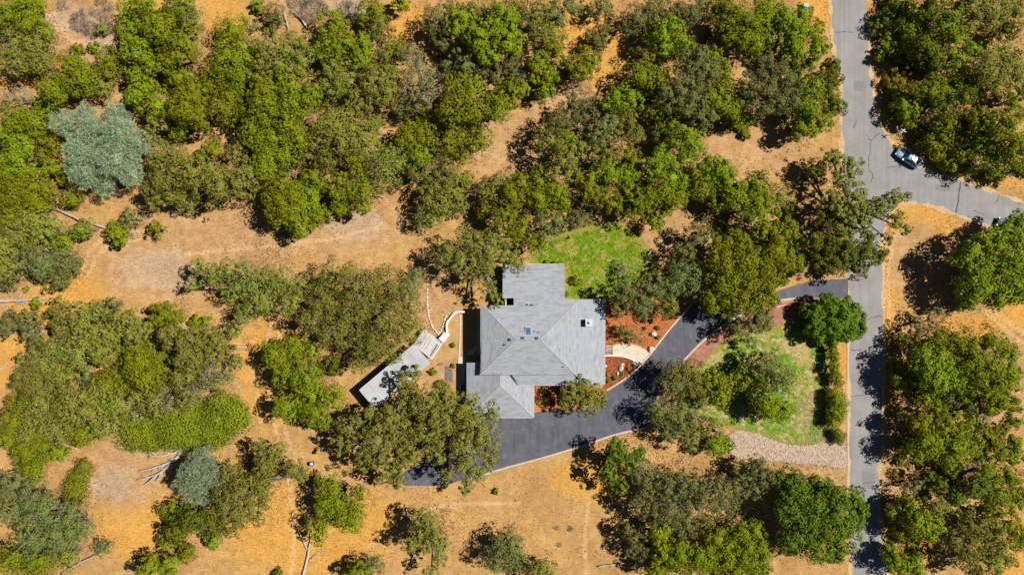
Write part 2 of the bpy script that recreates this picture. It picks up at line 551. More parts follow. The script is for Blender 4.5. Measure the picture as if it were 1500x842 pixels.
M_DRIVE = t.fin(c, 0.85, 0.2)

t = NT('crack_sealant')
M_CRACK = t.fin(t.mix(t.noise(6, 3), (0.02, 0.02, 0.022), (0.06, 0.058, 0.058)), 0.7, 0.3)
M_CONC = speckled('concrete', (0.46, 0.39, 0.31), (0.58, 0.51, 0.42), 2.0, bump=0.3)
M_KERB = speckled('kerb_concrete', (0.40, 0.31, 0.235), (0.54, 0.44, 0.35), 3.0, bump=0.3)
M_WHITE = speckled('white_paint', (0.60, 0.58, 0.56), (0.74, 0.72, 0.70), 2.0, rough=0.6, bump=0.1)
M_STONE = speckled('pale_stone', (0.42, 0.36, 0.30), (0.66, 0.60, 0.53), 2.5, bump=0.6, bd=0.05)


def grass_mat(name, g1, g2, dry, dry_amt, bare):
    t = NT(name)
    n1, n2, n3 = t.noise(0.22, 5, 0.6), t.noise(1.3, 6, 0.65), t.noise(7, 4, 0.7)
    c = t.mix(t.ramp(n2, [(0.35, 0.0), (0.65, 1.0)]), g1, g2)
    c = t.mix(t.ramp(t.math('ADD', t.math('MULTIPLY', n1, 0.75), t.math('MULTIPLY', n2, 0.25)), [(dry_amt, 0.0), (dry_amt + 0.12, 0.9)]), c, dry)
    c = t.mix(t.ramp(t.noise(0.9, 6, 0.7), [(0.52, 0.0), (0.62, 0.85)]), c, bare)
    c = t.mix(0.55, c, t.ramp(n3, [(0.3, 0.2), (0.7, 0.8)]), 'OVERLAY')
    t.bump(n3, 0.8, 0.12)
    return t.fin(c, 1.0, 0.0)


M_LAWN_N = grass_mat('back_lawn_grass', (0.080, 0.155, 0.006), (0.155, 0.25, 0.010), (0.30, 0.26, 0.045), 0.50, (0.38, 0.27, 0.11))
M_LAWN_E = grass_mat('front_lawn_grass', (0.08, 0.175, 0.012), (0.17, 0.27, 0.022), (0.38, 0.29, 0.10), 0.455, (0.47, 0.34, 0.23))
M_MULCH = speckled('orange_bark_mulch', (0.38, 0.115, 0.036), (0.53, 0.20, 0.075), 2.2, rough=1.0, spec=0.0, fine=14, bump=1.0, bd=0.08)
M_RED = speckled('red_bark_mulch', (0.26, 0.105, 0.075), (0.40, 0.20, 0.15), 1.3, rough=1.0, spec=0.0, fine=12, bump=1.0, bd=0.08)
M_GRAVEL = speckled('gravel_bed', (0.43, 0.31, 0.22), (0.54, 0.42, 0.315), 2.0, rough=1.0, spec=0.0, fine=30, bump=0.5, bd=0.03)


def slab(name, poly, top, mat, label=None, bottom=-0.15, line=True):
    b = MB(); b.prism(W(poly), bottom, top)
    o = b.build(name, mat)
    if label: tag(o, label, None, None, 'structure')
    return o


def wobble(poly, amp=1.6, n=4, wave=0.0):
    """uneven outline for planted areas"""
    P = smooth_line(list(poly) + [poly[0]], n)[:-1]
    ph = [R.uniform(0, 6.28) for _ in range(4)]
    k = len(P)
    mx, my = sum(p[0] for p in P) / k, sum(p[1] for p in P) / k
    out = []
    for i, (x, y) in enumerate(P):
        a = 2 * math.pi * i / k
        w = wave * (math.sin(5 * a + ph[0]) + .8 * math.sin(11 * a + ph[1]) + .7 * math.sin(23 * a + ph[2]) + .5 * math.sin(41 * a + ph[3])) / 2
        d = math.hypot(x - mx, y - my) or 1
        out.append((x + (x - mx) / d * (w - wave) + R.uniform(-amp, amp), y + (y - my) / d * (w - wave) + R.uniform(-amp, amp)))
    return out


road = slab('road', [(x + R.uniform(-.5, .5), y + R.uniform(-.5, .5)) for x, y in smooth_line(ROAD + [ROAD[0]], 3)[:-1]], 0.020, M_ROAD, 'weathered grey asphalt road forking past the property')
driveway = slab('driveway', DRIVE, 0.030, M_DRIVE, 'dark asphalt driveway curving to the garage')
lawn_n = slab('lawn', wobble(LAWN_N, .7, 12, 3.5), 0.018, M_LAWN_N, 'bright green back lawn behind the house')
lawn_e = slab('lawn', wobble(LAWN_E, .8, 12, 4.0), 0.012, M_LAWN_E, 'patchy green and straw front lawn')
red_bed = slab('planting_bed', wobble(RED_BED, 0.8, 2), 0.024, M_RED, 'red bark bed along the driveway')
bed_n = slab('planting_bed', BED_N, 0.028, M_MULCH, 'orange bark bed behind the entrance path')
bed_s = slab('planting_bed', BED_S, 0.028, M_MULCH, 'orange bark bed with boulders by the garage drive')
bed_p = slab('planting_bed', BED_P, 0.016, M_MULCH, 'orange bark strip under the porch eave')
walk = slab('path', WALK, 0.045, M_CONC, 'pale concrete entrance path from the driveway')
gravel = slab('gravel_path', wobble(GRAVEL, .8, 6), 0.022, M_GRAVEL, 'pale gravel swale beside the front lawn')

# drifted dirt lying over the crumbling road edges
M_DRIFT = speckled('drifted_dirt', (0.40, 0.26, 0.13), (0.54, 0.38, 0.21), 1.6, rough=1.0, spec=0.0, fine=12, bump=0.6)
for nm_, e0, e1_ in (('west', ROAD[1:18], 1), ('fork', ROAD[20:37], 1), ('bend', ROAD[39:51], 1)):
    P = smooth_line(e0, 10)
    Q = W([(x + R.uniform(-.6, .6), y + R.uniform(-.6, .6)) for x, y in P])
    ph_ = R.uniform(0, 6)
    wd = [max(.12, .55 + .35 * math.sin(i * .31 + ph_) + .3 * math.sin(i * .83 + 2 * ph_) + R.uniform(-.2, .25)) for i in range(len(Q))]
    b = MB(); b.strip(Q, wd, -.05, 0.0245)
    tag(b.build('road_shoulder', M_DRIFT), {'west': 'dusty road shoulder on the front lawn side', 'fork': 'dusty road shoulder along the dry verge', 'bend': 'dusty road shoulder around the wooded bend'}[nm_], None, None, 'structure')
# tyre-worn darker lanes and repair patches on the asphalt
M_PATCH = speckled('asphalt_patch', (0.165, 0.158, 0.156), (0.215, 0.206, 0.202), 2.5, fine=26, bump=0.3)
for x0, y0, x1, y1 in ((1250, 118, 1268, 134), (1256, 560, 1276, 572), (1262, 690, 1280, 716), (1252, 392, 1263, 412), (1370, 270, 1392, 280)):
    pl = [(x0, y0), ((x0 + x1) / 2, y0 + 1), (x1, y0 + 1.5), (x1 + .6, (y0 + y1) / 2), (x1 - 1, y1), (x0 + 1, y1 - .8)]
    b = MB(); b.prism(W([(x + R.uniform(-.8, .8), y + R.uniform(-.8, .8)) for x, y in pl]), .01, .0235); b.build('asphalt_patch', M_PATCH, road)
# cracks in the road: dark sealant lines, a few millimetres proud
CRACKS = [[(1408, 263), (1405, 283), (1402, 303), (1400, 313)], [(1417, 268), (1420, 280)], [(1268, 197), (1276, 206), (1275, 216), (1273, 232), (1272, 248)],
          [(1276, 206), (1283, 199), (1290, 194)], [(1276, 206), (1270, 203)], [(1464, 285), (1460, 296), (1457, 301)], [(1424, 308), (1434, 312), (1443, 315)], [(1496, 297), (1488, 300)],
          [(1222, 48), (1240, 47), (1251, 48)], [(1255, 175), (1250, 190)], [(1272, 248), (1279, 257), (1276, 268)],
          [(1246, 512), (1258, 513), (1262, 511)], [(1247, 580), (1260, 579), (1273, 577)], [(1266, 469), (1280, 465), (1292, 462)], [(1252, 624), (1258, 620), (1265, 622)],
          [(1262, 708), (1275, 706), (1283, 705)], [(1262, 795), (1280, 794), (1290, 796)], [(1299, 246), (1312, 244), (1320, 247)]]
for ck in CRACKS:
    P = []
    for p, q in zip(ck[:-1], ck[1:]):
        for k in range(5):
            u = k / 5
            P.append((p[0] + (q[0] - p[0]) * u + R.uniform(-.7, .7), p[1] + (q[1] - p[1]) * u + R.uniform(-.7, .7)))
    P.append(ck[-1])
    wd = [R.uniform(0.05, 0.16) for _ in P]; wd[0] = wd[-1] = 0.02
    if ck is CRACKS[0]: wd = [w * 1.9 for w in wd]
    b = MB(); b.strip(W(P), wd, 0.012, 0.025)
    b.build('crack', M_CRACK, road)
# dark tyre-worn seam along the driveway mouth
b = MB(); b.strip(W([(1241, 408), (1241.5, 423), (1241.3, 438)]), 0.14, 0.0, 0.036); b.build('joint', M_CRACK, driveway)

# kerbs: concrete edging in short lengths
def kerb_run(name, pts, label, w=0.36, top=0.10, mat=None, seglen=1.5):
    P = smooth_line(W(pts), 8)
    root = empty(name, (P[0][0], P[0][1], 0))
    tag(root, label, 'kerb')
    acc, cur = 0.0, [P[0]]
    for p, q in zip(P[:-1], P[1:]):
        acc += math.hypot(q[0] - p[0], q[1] - p[1]); cur.append(q)
        if acc >= seglen or q is P[-1]:
            e = cur[-1]; s_ = cur[-2]; l = math.hypot(e[0] - s_[0], e[1] - s_[1]) or 1
            g = list(cur); g[-1] = (e[0] - (e[0] - s_[0]) / l * 0.02, e[1] - (e[1] - s_[1]) / l * 0.02)
            b = MB(); b.strip([(x - P[0][0], y - P[0][1]) for x, y in g], w, -0.1, top + R.uniform(-.008, .008))
            b.build('kerb_block', mat or M_KERB, root)
            acc, cur = 0.0, [q]
    return root


kerb_run('driveway_kerb', [(889, 571.5), (917, 553.5), (938, 534.5), (955, 515.5), (974, 490.5), (993, 468), (1012, 447)], 'pale concrete kerb between orange bark beds and driveway', 0.30)
kerb_run('driveway_kerb', [(690, 700.5), (740, 685), (786, 672.5), (847, 654.5), (900, 636.5), (947, 626)], 'pale concrete kerb where the driveway meets the dry field', 0.30)
kerb_run('driveway_kerb', [(1000.7, 528.5), (1023.5, 505), (1045, 486.5), (1072, 468.5), (1105, 451.5), (1134, 441.5), (1160, 437.5), (1183, 436.5)], 'thin pinkish kerb between driveway and red bark bed', 0.30)
kerb_run('bed_edging', [(1098, 463), (1120, 455), (1140, 449), (1158, 446)], 'pale curved edging splitting the red bark bed', 0.2, 0.08)
kerb_run('road_kerb', [(1241.5, 447), (1242, 501), (1242, 560), (1242, 620), (1242.5, 690)], 'low pinkish kerb between road and clipped hedge', 0.28, 0.07)
kerb_run('garden_wall', [(885, 520.5), (900, 520.5), (914, 522), (927, 527), (937, 535)], 'low white curved garden wall beside the entrance path', 0.22, 0.35, M_WHITE)

# ------------------------------------------------------------------ the house
def c5(x, y): return (660 + x / 3.238, 370 + y / 3.238)


def shingle(name, along_x):
    t = NT(name)
    v = t.map((1, 1, 1), (0, 0, 0 if along_x else math.pi / 2))
    br = t.n.new('ShaderNodeTexBrick')
    t.t.links.new(v, br.inputs['Vector'])
    br.offset = 0.37; br.squash = 1.0
    br.inputs['Scale'].default_value = 1.0
    br.inputs['Brick Width'].default_value = 0.95
    br.inputs['Row Height'].default_value = 0.30
    br.inputs['Mortar Size'].default_value = 0.018
    br.inputs['Mortar Smooth'].default_value = 0.3
    br.inputs['Color1'].default_value = (0.225, 0.24, 0.268, 1)
    br.inputs['Color2'].default_value = (0.305, 0.322, 0.352, 1)
    br.inputs['Mortar'].default_value = (0.16, 0.165, 0.18, 1)
    # broad wavy tone bands that break the courses up
    wv = t.noise(0.9, 4, 0.6, t.map((0.45, 1.6, 1) if along_x else (1.6, 0.45, 1)), 1.2)
    c = t.mix(t.ramp(wv, [(0.38, 0.0), (0.64, 0.55)]), br.outputs['Color'], (0.335, 0.35, 0.378))
    c = t.mix(0.35, c, t.ramp(t.noise(14, 3), [(0.3, 0.3), (0.7, 0.7)]), 'OVERLAY')
    t.bump(br.outputs['Fac'], -0.35, 0.03)
    return t.fin(c, 0.95, 0.15)


M_SH_X = shingle('roof_shingle_rows_x', True)
M_SH_Y = shingle('roof_shingle_rows_y', False)
M_RIDGE = speckled('ridge_shingle', (0.25, 0.26, 0.275), (0.35, 0.355, 0.37), 3, bump=0.4)
M_FASCIA = speckled('fascia_paint', (0.42, 0.43, 0.45), (0.54, 0.55, 0.57), 1.5, rough=0.6, bump=0.1)
M_STUCCO = speckled('stucco_wall', (0.50, 0.46, 0.40), (0.58, 0.54, 0.47), 1.2, bump=0.4)
t = NT('window_glass'); M_GLASS = t.fin(t.mix(t.noise(0.8, 2), (0.012, 0.02, 0.03), (0.03, 0.04, 0.055)), 0.06, 0.6)
t = NT('skylight_glass'); M_SKYL = t.fin(t.mix(t.noise(1.5, 2), (0.03, 0.10, 0.20), (0.07, 0.18, 0.30)), 0.12, 0.6)
M_VENT = speckled('vent_metal', (0.035, 0.035, 0.038), (0.075, 0.072, 0.07), 4, rough=0.6, bump=0.1)
M_RUST = speckled('vent_brown', (0.10, 0.06, 0.04), (0.26, 0.20, 0.15), 5, rough=0.8, bump=0.2)
M_METAL = speckled('galvanised_metal', (0.45, 0.46, 0.48), (0.62, 0.63, 0.65), 3, rough=0.4, spec=0.5, bump=0.05, metal=0.3)
M_WOODDK = speckled('dark_red_wood', (0.07, 0.028, 0.026), (0.15, 0.06, 0.055), 3, bump=0.4)

PITCH = 0.25
RIDGE_Z = 5.6
ra = at(*c5(310, 412), RIDGE_Z); rb = at(*c5(425, 412), RIDGE_Z)
RX0, RX1, RY = ra[0], rb[0], (ra[1] + rb[1]) / 2


def roof_z(x, y):
    return RIDGE_Z - PITCH * max(RX0 - x, x - RX1, abs(y - RY), 0.0)


def rp(x, y, z): return at(*c5(x, y), z)


TH = 0.2
house = empty('house', (RX0, RY, 0.0))
tag(house, 'single-storey house with grey shingled hip roof, skylight and chimney', 'house')
HO = Vector((RX0, RY, 0.0))


def hp(p, z): return (p[0] - HO.x, p[1] - HO.y, z)


def plane_part(name, poly, zf, mat, parent, off=HO):
    b = MB(); b.prism([(x - off.x, y - off.y) for x, y in poly], lambda x, y: zf(x + off.x, y + off.y) - TH, lambda x, y: zf(x + off.x, y + off.y))
    return b.build(name, mat, parent)


zn = lambda x, y: RIDGE_Z - PITCH * (y - RY)
zs = lambda x, y: RIDGE_Z - PITCH * (RY - y)
zw = lambda x, y: RIDGE_Z - PITCH * (RX0 - x)
ze = lambda x, y: RIDGE_Z - PITCH * (x - RX1)
nw_y = rp(150, 250, 4.4)[1]
nw = (RX0 - (nw_y - RY), nw_y)                      # 45 degree hips
sw_y = rp(150, 574, 4.2)[1]
sw = (RX0 - (RY - sw_y), sw_y)
se_y = rp(600, 629, 3.9)[1]
se = (RX1 + (RY - se_y), se_y)
ne_y = rp(620, 221, 4.0)[1]
ne = (RX1 + (ne_y - RY), ne_y)
wx = min(nw[0], sw[0])
ex = rp(731, 400, 2.9)[0]
wing_e = rp(541, 100, 3.2)[0]
wing_n = rp(400, 56, 2.4)[1]
wing_w = rp(247, 100, 3.0)[0]
notch_y0, notch_y1 = rp(285, 250, 4.4)[1], rp(285, 216, 4.0)[1]
notch_x0, notch_x1 = rp(271, 230, 4.2)[0], rp(299, 230, 4.2)[0]
roof = MB()
A = (RX0, RY); B_ = (RX1, RY)
roof_n = plane_part('roof', [A, B_, ne, (wing_e, ne_y), (wing_e, wing_n), (wing_w, wing_n), (wing_w, notch_y1), (notch_x1, notch_y1), (notch_x1, notch_y0), nw], zn, M_SH_X, house)
step_x = rp(556, 583, 4.0)[0]
step_y = rp(300, 579, 4.1)[1]
hip_step = (RX1 + (RY - step_y), step_y)
roof_s = plane_part('roof', [A, (RX0 - (RY - step_y), step_y), hip_step, B_], zs, M_SH_X, house)
roof_w = plane_part('roof', [A, nw, (RX0 - (RY - step_y), step_y)] if False else [A, nw, (wx, nw_y), (wx, step_y), (RX0 - (RY - step_y), step_y)], zw, M_SH_Y, house)
roof_e = plane_part('roof', [B_, hip_step, se, (ex, se_y), (ex, ne_y), ne], ze, M_SH_Y, house)
# porch roof, a shade lower than the main eave
px0 = rp(300, 600, 3.9)[0]
zp = lambda x, y: zs(x, y) - 0.20
roof_p = plane_part('porch_roof', [(px0 - 0.8, step_y + 0.5), (hip_step[0] - 0.03, step_y + 0.5), (hip_step[0] + 0.0, step_y - 0.03), (se[0] - 0.03, se_y), (px0 + 0.6, se_y)], zp, M_SH_X, house)
# fascia board closing the step above the porch
b = MB(); b.prism([(x - HO.x, y - HO.y) for x, y in [(wx, step_y - 0.045), (step_x, step_y - 0.045), (step_x, step_y - 0.002), (wx, step_y - 0.002)]],
                  lambda x, y: zs(x + HO.x, y + HO.y) - 0.17, lambda x, y: zs(x + HO.x, y + HO.y) - 0.02)
b.build('fascia', M_VENT, house)


def cap_run(p, q, parent, zfun, off=HO, w=0.30, n=None, mat=None):
    """ridge tiles laid end to end along a hip or ridge"""
    L = math.hypot(q[0] - p[0], q[1] - p[1]); n = n or max(2, int(L / 1.1))
    ang = math.atan2(q[1] - p[1], q[0] - p[0])
    nx, ny = -math.sin(ang), math.cos(ang)
    for i in range(n):
        u0, u1 = i / n, (i + 1) / n - 0.012
        a = (p[0] + (q[0] - p[0]) * u0, p[1] + (q[1] - p[1]) * u0); c = (p[0] + (q[0] - p[0]) * u1, p[1] + (q[1] - p[1]) * u1)
        za, zc = zfun(*a), zfun(*c)
        b = MB(); hw = w / 2
        P = [(a[0] + nx * hw, a[1] + ny * hw, za - 0.03), (a[0], a[1], za + 0.045), (a[0] - nx * hw, a[1] - ny * hw, za - 0.03),
             (c[0] + nx * hw, c[1] + ny * hw, zc - 0.015), (c[0], c[1], zc + 0.06), (c[0] - nx * hw, c[1] - ny * hw, zc - 0.015)]
        P = [(x - off.x, y - off.y, z) for x, y, z in P]
        b.face([P[0], P[1], P[4], P[3]]); b.face([P[1], P[2], P[5], P[4]]); b.face([P[0], P[2], P[1]]); b.face([P[3], P[4], P[5]]); b.face([P[0], P[3], P[5], P[2]])
        b.build('ridge_tile', mat or M_RIDGE, parent)


cap_run(A, B_, roof_n, roof_z)
cap_run(nw, A, roof_w, roof_z); cap_run((RX0 - (RY - step_y), step_y), A, roof_s, roof_z)
cap_run(ne, B_, roof_e, roof_z); cap_run(se, B_, roof_e, roof_z)


def on_roof(x, y, z0=4.8):
    """a plan point of the roof and the roof height there"""
    p = rp(x, y, z0); z = roof_z(*p); p = rp(x, y, z)
    return p, roof_z(*p)


# skylight, vents, pipes, chimney
(p, z) = on_roof(369, 371)
sky_b = MB(); sky_b.box(hp(p, z + 0.03), (0.98, 1.32, 0.22)); so = sky_b.build('skylight', M_METAL, house)
g_ = MB(); g_.prism([(p[0] - HO.x + sx * 0.40, p[1] - HO.y + sy * 0.57) for sx, sy in ((-1, -1), (1, -1), (1, 1), (-1, 1))], lambda x, y: z + 0.14, lambda x, y: z + 0.165 - 0.02 * y * 0)
g_.build('pane', M_SKYL, so)
for x, y, w, d in ((281, 413, .46, .52), (342, 405, .58, .42), (408, 406, .58, .46), (256, 437, .40, .26), (363, 247, .36, .30), (385, 248, .46, .30)):
    p, z = on_roof(x, y)
    b = MB(); b.box(hp(p, z + 0.06), (w, d, 0.22), taper=0.85)
    vo = b.build('roof_vent', M_RUST if y < 260 else M_VENT, house)
    b = MB(); b.box(hp(p, z + 0.185), (w * 0.7, d * 0.7, 0.03)); b.build('vent_cap', M_VENT, vo)
for x, y in ((400, 373), (418, 377), (115, 480), (537, 540)):
    p, z = on_roof(x, y) if x > 145 else (rp(x, y, 0.4), 0.0)
    if x < 145: continue
    b = MB(); b.tube([hp(p, z - 0.1), hp(p, z + 0.42)], 0.075, 8); b.build('vent_pipe', M_VENT, house)
p, z = on_roof(656, 331, 4.0)
p = rp(656, 331, z + 0.9)
b = MB(); b.box(hp(p, z + 0.45), (1.02, 1.02, 1.5)); ch = b.build('chimney', M_FASCIA, house)
b = MB(); b.box(hp(p, z + 1.24), (1.2, 1.2, 0.09)); b.build('chimney_cap', M_METAL, ch)
b = MB(); b.tube([hp((p[0] + .1, p[1]), z + 1.27), hp((p[0] + .1, p[1]), z + 1.55)], 0.16, 10); b.build('flue', M_METAL, ch)
b = MB(); b.tube([hp((p[0] + .1, p[1]), z + 1.55), hp((p[0] + .1, p[1]), z + 1.64)], [0.25, 0.06], 10); b.build('flue_cap', M_METAL, ch)

# garage wing with its own hip roof
G_EAVE = 2.55
gw = rp(79, 600, G_EAVE)[0]; ge = rp(393, 600, G_EAVE)[0]
gs = rp(200, 781, G_EAVE)[1]; gn = rp(90, 521, G_EAVE)[1]
gx = (gw + ge) / 2
GR = G_EAVE + PITCH * (ge - gw) / 2
gap_y = gs + (ge - gw) / 2
zgw = lambda x, y: G_EAVE + PITCH * (x - gw)
zge = lambda x, y: G_EAVE + PITCH * (ge - x)
zgs = lambda x, y: G_EAVE + PITCH * (y - gs)
groof = lambda x, y: min(zgw(x, y), zge(x, y), zgs(x, y))
g_top = step_y + 0.6
plane_part('garage_roof', [(gw, gs), (gx, gap_y), (gx, g_top), (gx - 2.2, g_top), (gx - 2.2, gn), (gw, gn)], zgw, M_SH_Y, house)
g_e = plane_part('garage_roof', [(ge, gs), (ge, step_y - 1.32), (px0 + 0.55, step_y - 1.30), (px0 - 0.4, step_y + 0.1), (px0 - 0.4, g_top), (gx, g_top), (gx, gap_y)], zge, M_SH_Y, house)
g_s = plane_part('garage_roof', [(gw, gs), (ge, gs), (gx, gap_y)], zgs, M_SH_X, house)
cap_run((gw, gs), (gx, gap_y), g_s, groof); cap_run((ge, gs), (gx, gap_y), g_s, groof); cap_run((gx, gap_y), (gx, step_y - 0.1), g_e, groof)
# dark valley flashing between garage and porch roofs
b = MB(); P0, P1 = (px0 - 0.45, step_y - 0.05), (px0 + 0.5, step_y - 1.3)
b.tube([hp(P0, max(zge(*P0), zp(*P0)) + 0.03), hp(P1, max(zge(*P1), zp(*P1)) + 0.03)], 0.07, 6); b.build('valley_flashing', M_VENT, house)
# gutters along the eaves
for pts, zf in (([(wx - .06, nw_y), (wx - .06, step_y)], zw), ([(ex + .06, se_y), (ex + .06, ne_y)], ze), ([(gw - .06, gs), (gw - .06, gn)], zgw),
                ([(ge + .06, gs), (ge + .06, step_y - 1.32)], zge), ([(gw, gs - .06), (ge, gs - .06)], zgs), ([(px0 + .7, se_y - .06), (se[0], se_y - .06)], zp), ([(wing_w, wing_n + .06), (wing_e, wing_n + .06)], zn)):
    b = MB(); b.tube([hp(q, zf(*q) - 0.09) for q in pts], 0.065, 6); b.build('gutter', M_FASCIA, house)

# walls, set in under the eaves
INS = 0.55
wall_poly = [(wx + INS, sw_y + INS), (wx + INS, nw_y - INS), (wing_w + INS, nw_y - INS), (wing_w + INS, wing_n - INS), (wing_e - INS, wing_n - INS), (wing_e - INS, ne_y - INS),
             (ex - INS, ne_y - INS), (ex - INS, se_y + INS + 1.2), (se[0] - 1.5, se_y + INS + 1.2), (se[0] - 1.5, sw_y + INS)]


def wall_run(poly, zf, parent, name='wall', close=True):
    n = len(poly)
    for i in range(n if close else n - 1):
        a, c = poly[i], poly[(i + 1) % n]
        L = math.hypot(c[0] - a[0], c[1] - a[1]); dx, dy = (c[0] - a[0]) / L, (c[1] - a[1]) / L
        ox, oy = -dy * 0.1, dx * 0.1
        q = [(a[0] + dx * .101, a[1] + dy * .101), (c[0] + dx * .099, c[1] + dy * .099)]
        base = [(q[0][0] + ox, q[0][1] + oy), (q[0][0] - ox, q[0][1] - oy), (q[1][0] - ox, q[1][1] - oy), (q[1][0] + ox, q[1][1] + oy)]
        b = MB(); b.prism([(x - HO.x, y - HO.y) for x, y in base], -0.05, lambda x, y: zf(x + HO.x, y + HO.y) - TH - 0.03)
        wo = b.build(name, M_STUCCO, parent)
        yield wo, a, c, (dx, dy)


def opening(wall, a, c, u, w, z0, h, kind, sgn):
    """window or door set on a wall face"""
    L = math.hypot(c[0] - a[0], c[1] - a[1]); dx, dy = (c[0] - a[0]) / L, (c[1] - a[1]) / L
    nx, ny = -dy * sgn, dx * sgn
    m = (a[0] + (c[0] - a[0]) * u + nx * 0.12, a[1] + (c[1] - a[1]) * u + ny * 0.12)
    ang = math.atan2(dy, dx)
    b = MB(); b.box(hp(m, z0 + h / 2), (w + 0.16, 0.08, h + 0.16), ang); fr = b.build(kind, M_WHITE, wall)
    m2 = (m[0] + nx * 0.04, m[1] + ny * 0.04)
    if kind == 'window':
        for s in (-1, 1):
            q = (m2[0] + dx * s * (w / 4), m2[1] + dy * s * (w / 4))
            b = MB(); b.box(hp(q, z0 + h / 2), (w / 2 - 0.05, 0.04, h - 0.04), ang); b.build('pane', M_GLASS, fr)
    else:
        n = 4 if kind == 'garage_door' else 2
        for k in range(n):
            b = MB(); b.box(hp(m2, z0 + h * (k + .5) / n), (w - 0.1, 0.05, h / n - 0.06), ang); b.build('panel', M_FASCIA, fr)


ws = list(wall_run(wall_poly, roof_z, house))
for i, ops in ((0, ((.25, 1.4, .9, 1.2), (.7, 1.6, .9, 1.2))), (3, ((.5, 1.2, .8, 1.0),)), (5, ((.5, 1.6, .8, 1.2),)), (7, ((.2, 1.6, .8, 1.1), (.75, 1.6, .8, 1.1)))):
    for u, w, z0, h in ops: opening(ws[i][0], ws[i][1], ws[i][2], u, w, z0, h, 'window', 1)
opening(ws[6][0], ws[6][1], ws[6][2], .5, 1.1, 0.05, 2.1, 'door', 1)
gpoly = [(gw + .5, gs + .5), (gw + .5, gn - .5), (gx - 2.4, gn - .5), (ge - .5, step_y - 1.4), (ge - .5, gs + .5)]
gwl = list(wall_run(gpoly, groof, house, close=False))
gclose = list(wall_run([(ge - .5, gs + .5), (gw + .7, gs + .5)], groof, house, close=False))
opening(gclose[0][0], gclose[0][1], gclose[0][2], .5, 4.9, 0.0, 2.15, 'garage_door', 1)

# entrance arbour of dark red timber over a gate, at the house's east side
pa = at(891.5, 511.5, 2.0)
arb = empty('entrance_arbour', (pa[0], pa[1], 0.04)); tag(arb, 'dark red slatted timber arbour at the entrance path by the house', 'arbour')
for sx in (-1, 1):
    for sy in (-1, 1):
        b = MB(); b.box((sx * .55, sy * .8, 1.05), (.11, .11, 2.1)); b.build('post', M_WOODDK, arb)
for sx in (-1, 1):
    b = MB(); b.box((sx * .55, 0, 2.18), (.09, 1.95, .15)); b.build('beam', M_WOODDK, arb)
for k in range(9):
    b = MB(); b.box((0, -.88 + k * .22, 2.29), (1.4, .10, .06)); b.build('slat', M_WOODDK, arb)

# paved strips on the west side
slab('path', [(671.5, 523), (681.5, 523), (680.5, 572), (670.5, 572)], 0.03, M_CONC, 'pale concrete strip leading to the garage side')
slab('path', [(699, 452), (706, 452), (706, 518), (699, 520)], 0.035, M_CONC, 'narrow concrete walkway against the west wall of the house')
slab('path', [(682, 520), (690, 512), (700, 502), (704, 507), (692, 520)], 0.026, M_CONC, 'short diagonal concrete path in the west yard')
kerb_run('timber_edging', [(674.5, 461), (674, 500), (671.5, 540), (670.5, 572)], 'straight pale edging across the orange dirt west of the house', 0.28, 0.10, M_CONC)
kerb_run('garden_wall', [(649, 500), (655, 491), (655, 474), (660, 466), (668, 457.5), (681, 456.5)], 'white curving retaining wall from the deck to the house', 0.34, 0.55, M_WHITE)
M_SLAB = speckled('dark_slate', (0.10, 0.085, 0.08), (0.21, 0.17, 0.16), 2, bump=0.5)
for i, (x, y, w, d, a_, lab) in enumerate(((655.5, 547, .8, 2.6, 1.55, 'long dark weathered board lying on the dirt by the west yard edging'),
                                           (661, 550, .5, 2.3, 1.5, 'narrow dark plank beside the long board in the west yard'),
                                           (645, 533, 1.0, .35, 0.1, 'short dark board lying alone on the west yard dirt'))):
    q = at(x, y); b = MB()
    b.box((0, 0, .05), (d if False else w, d if i < 2 else d, .07), 0.06 * i); o = b.build('board', M_SLAB, loc=(q[0], q[1], 0.0))
    tag(o, lab, 'board')


# ------------------------------------------------------------------ outbuilding with deck
S_H = 3.0
sc_ = [at(607, 504, S_H), at(634, 525, S_H), at(554, 597, S_H), at(527, 571, S_H)]
so_ = Vector((*at(580, 550, 1.5), 0))
shed = empty('shed', so_); tag(shed, 'long narrow outbuilding with flat grey roof and attached white deck', 'shed')
d1 = Vector((sc_[3][0] - sc_[0][0], sc_[3][1] - sc_[0][1])); Ls = d1.length; d1.normalize()
d2 = Vector((-d1.y, d1.x)); Wd = 4.15
if (Vector(sc_[1]) - Vector(sc_[0])).dot(d2) < 0: d2 = -d2
s0 = Vector(sc_[0])
t = NT('flat_roofing')
c = t.mix(t.ramp(t.noise(0.5, 5), [(0.35, 0), (0.65, 1)]), (0.34, 0.348, 0.365), (0.42, 0.427, 0.442))
c = t.mix(0.3, c, t.ramp(t.noise(16, 3), [(0.3, .25), (0.7, .75)]), 'OVERLAY')
M_FLAT = t.fin(c, 0.9, 0.2)


def sp(u, v): return (s0 + d1 * u + d2 * v)


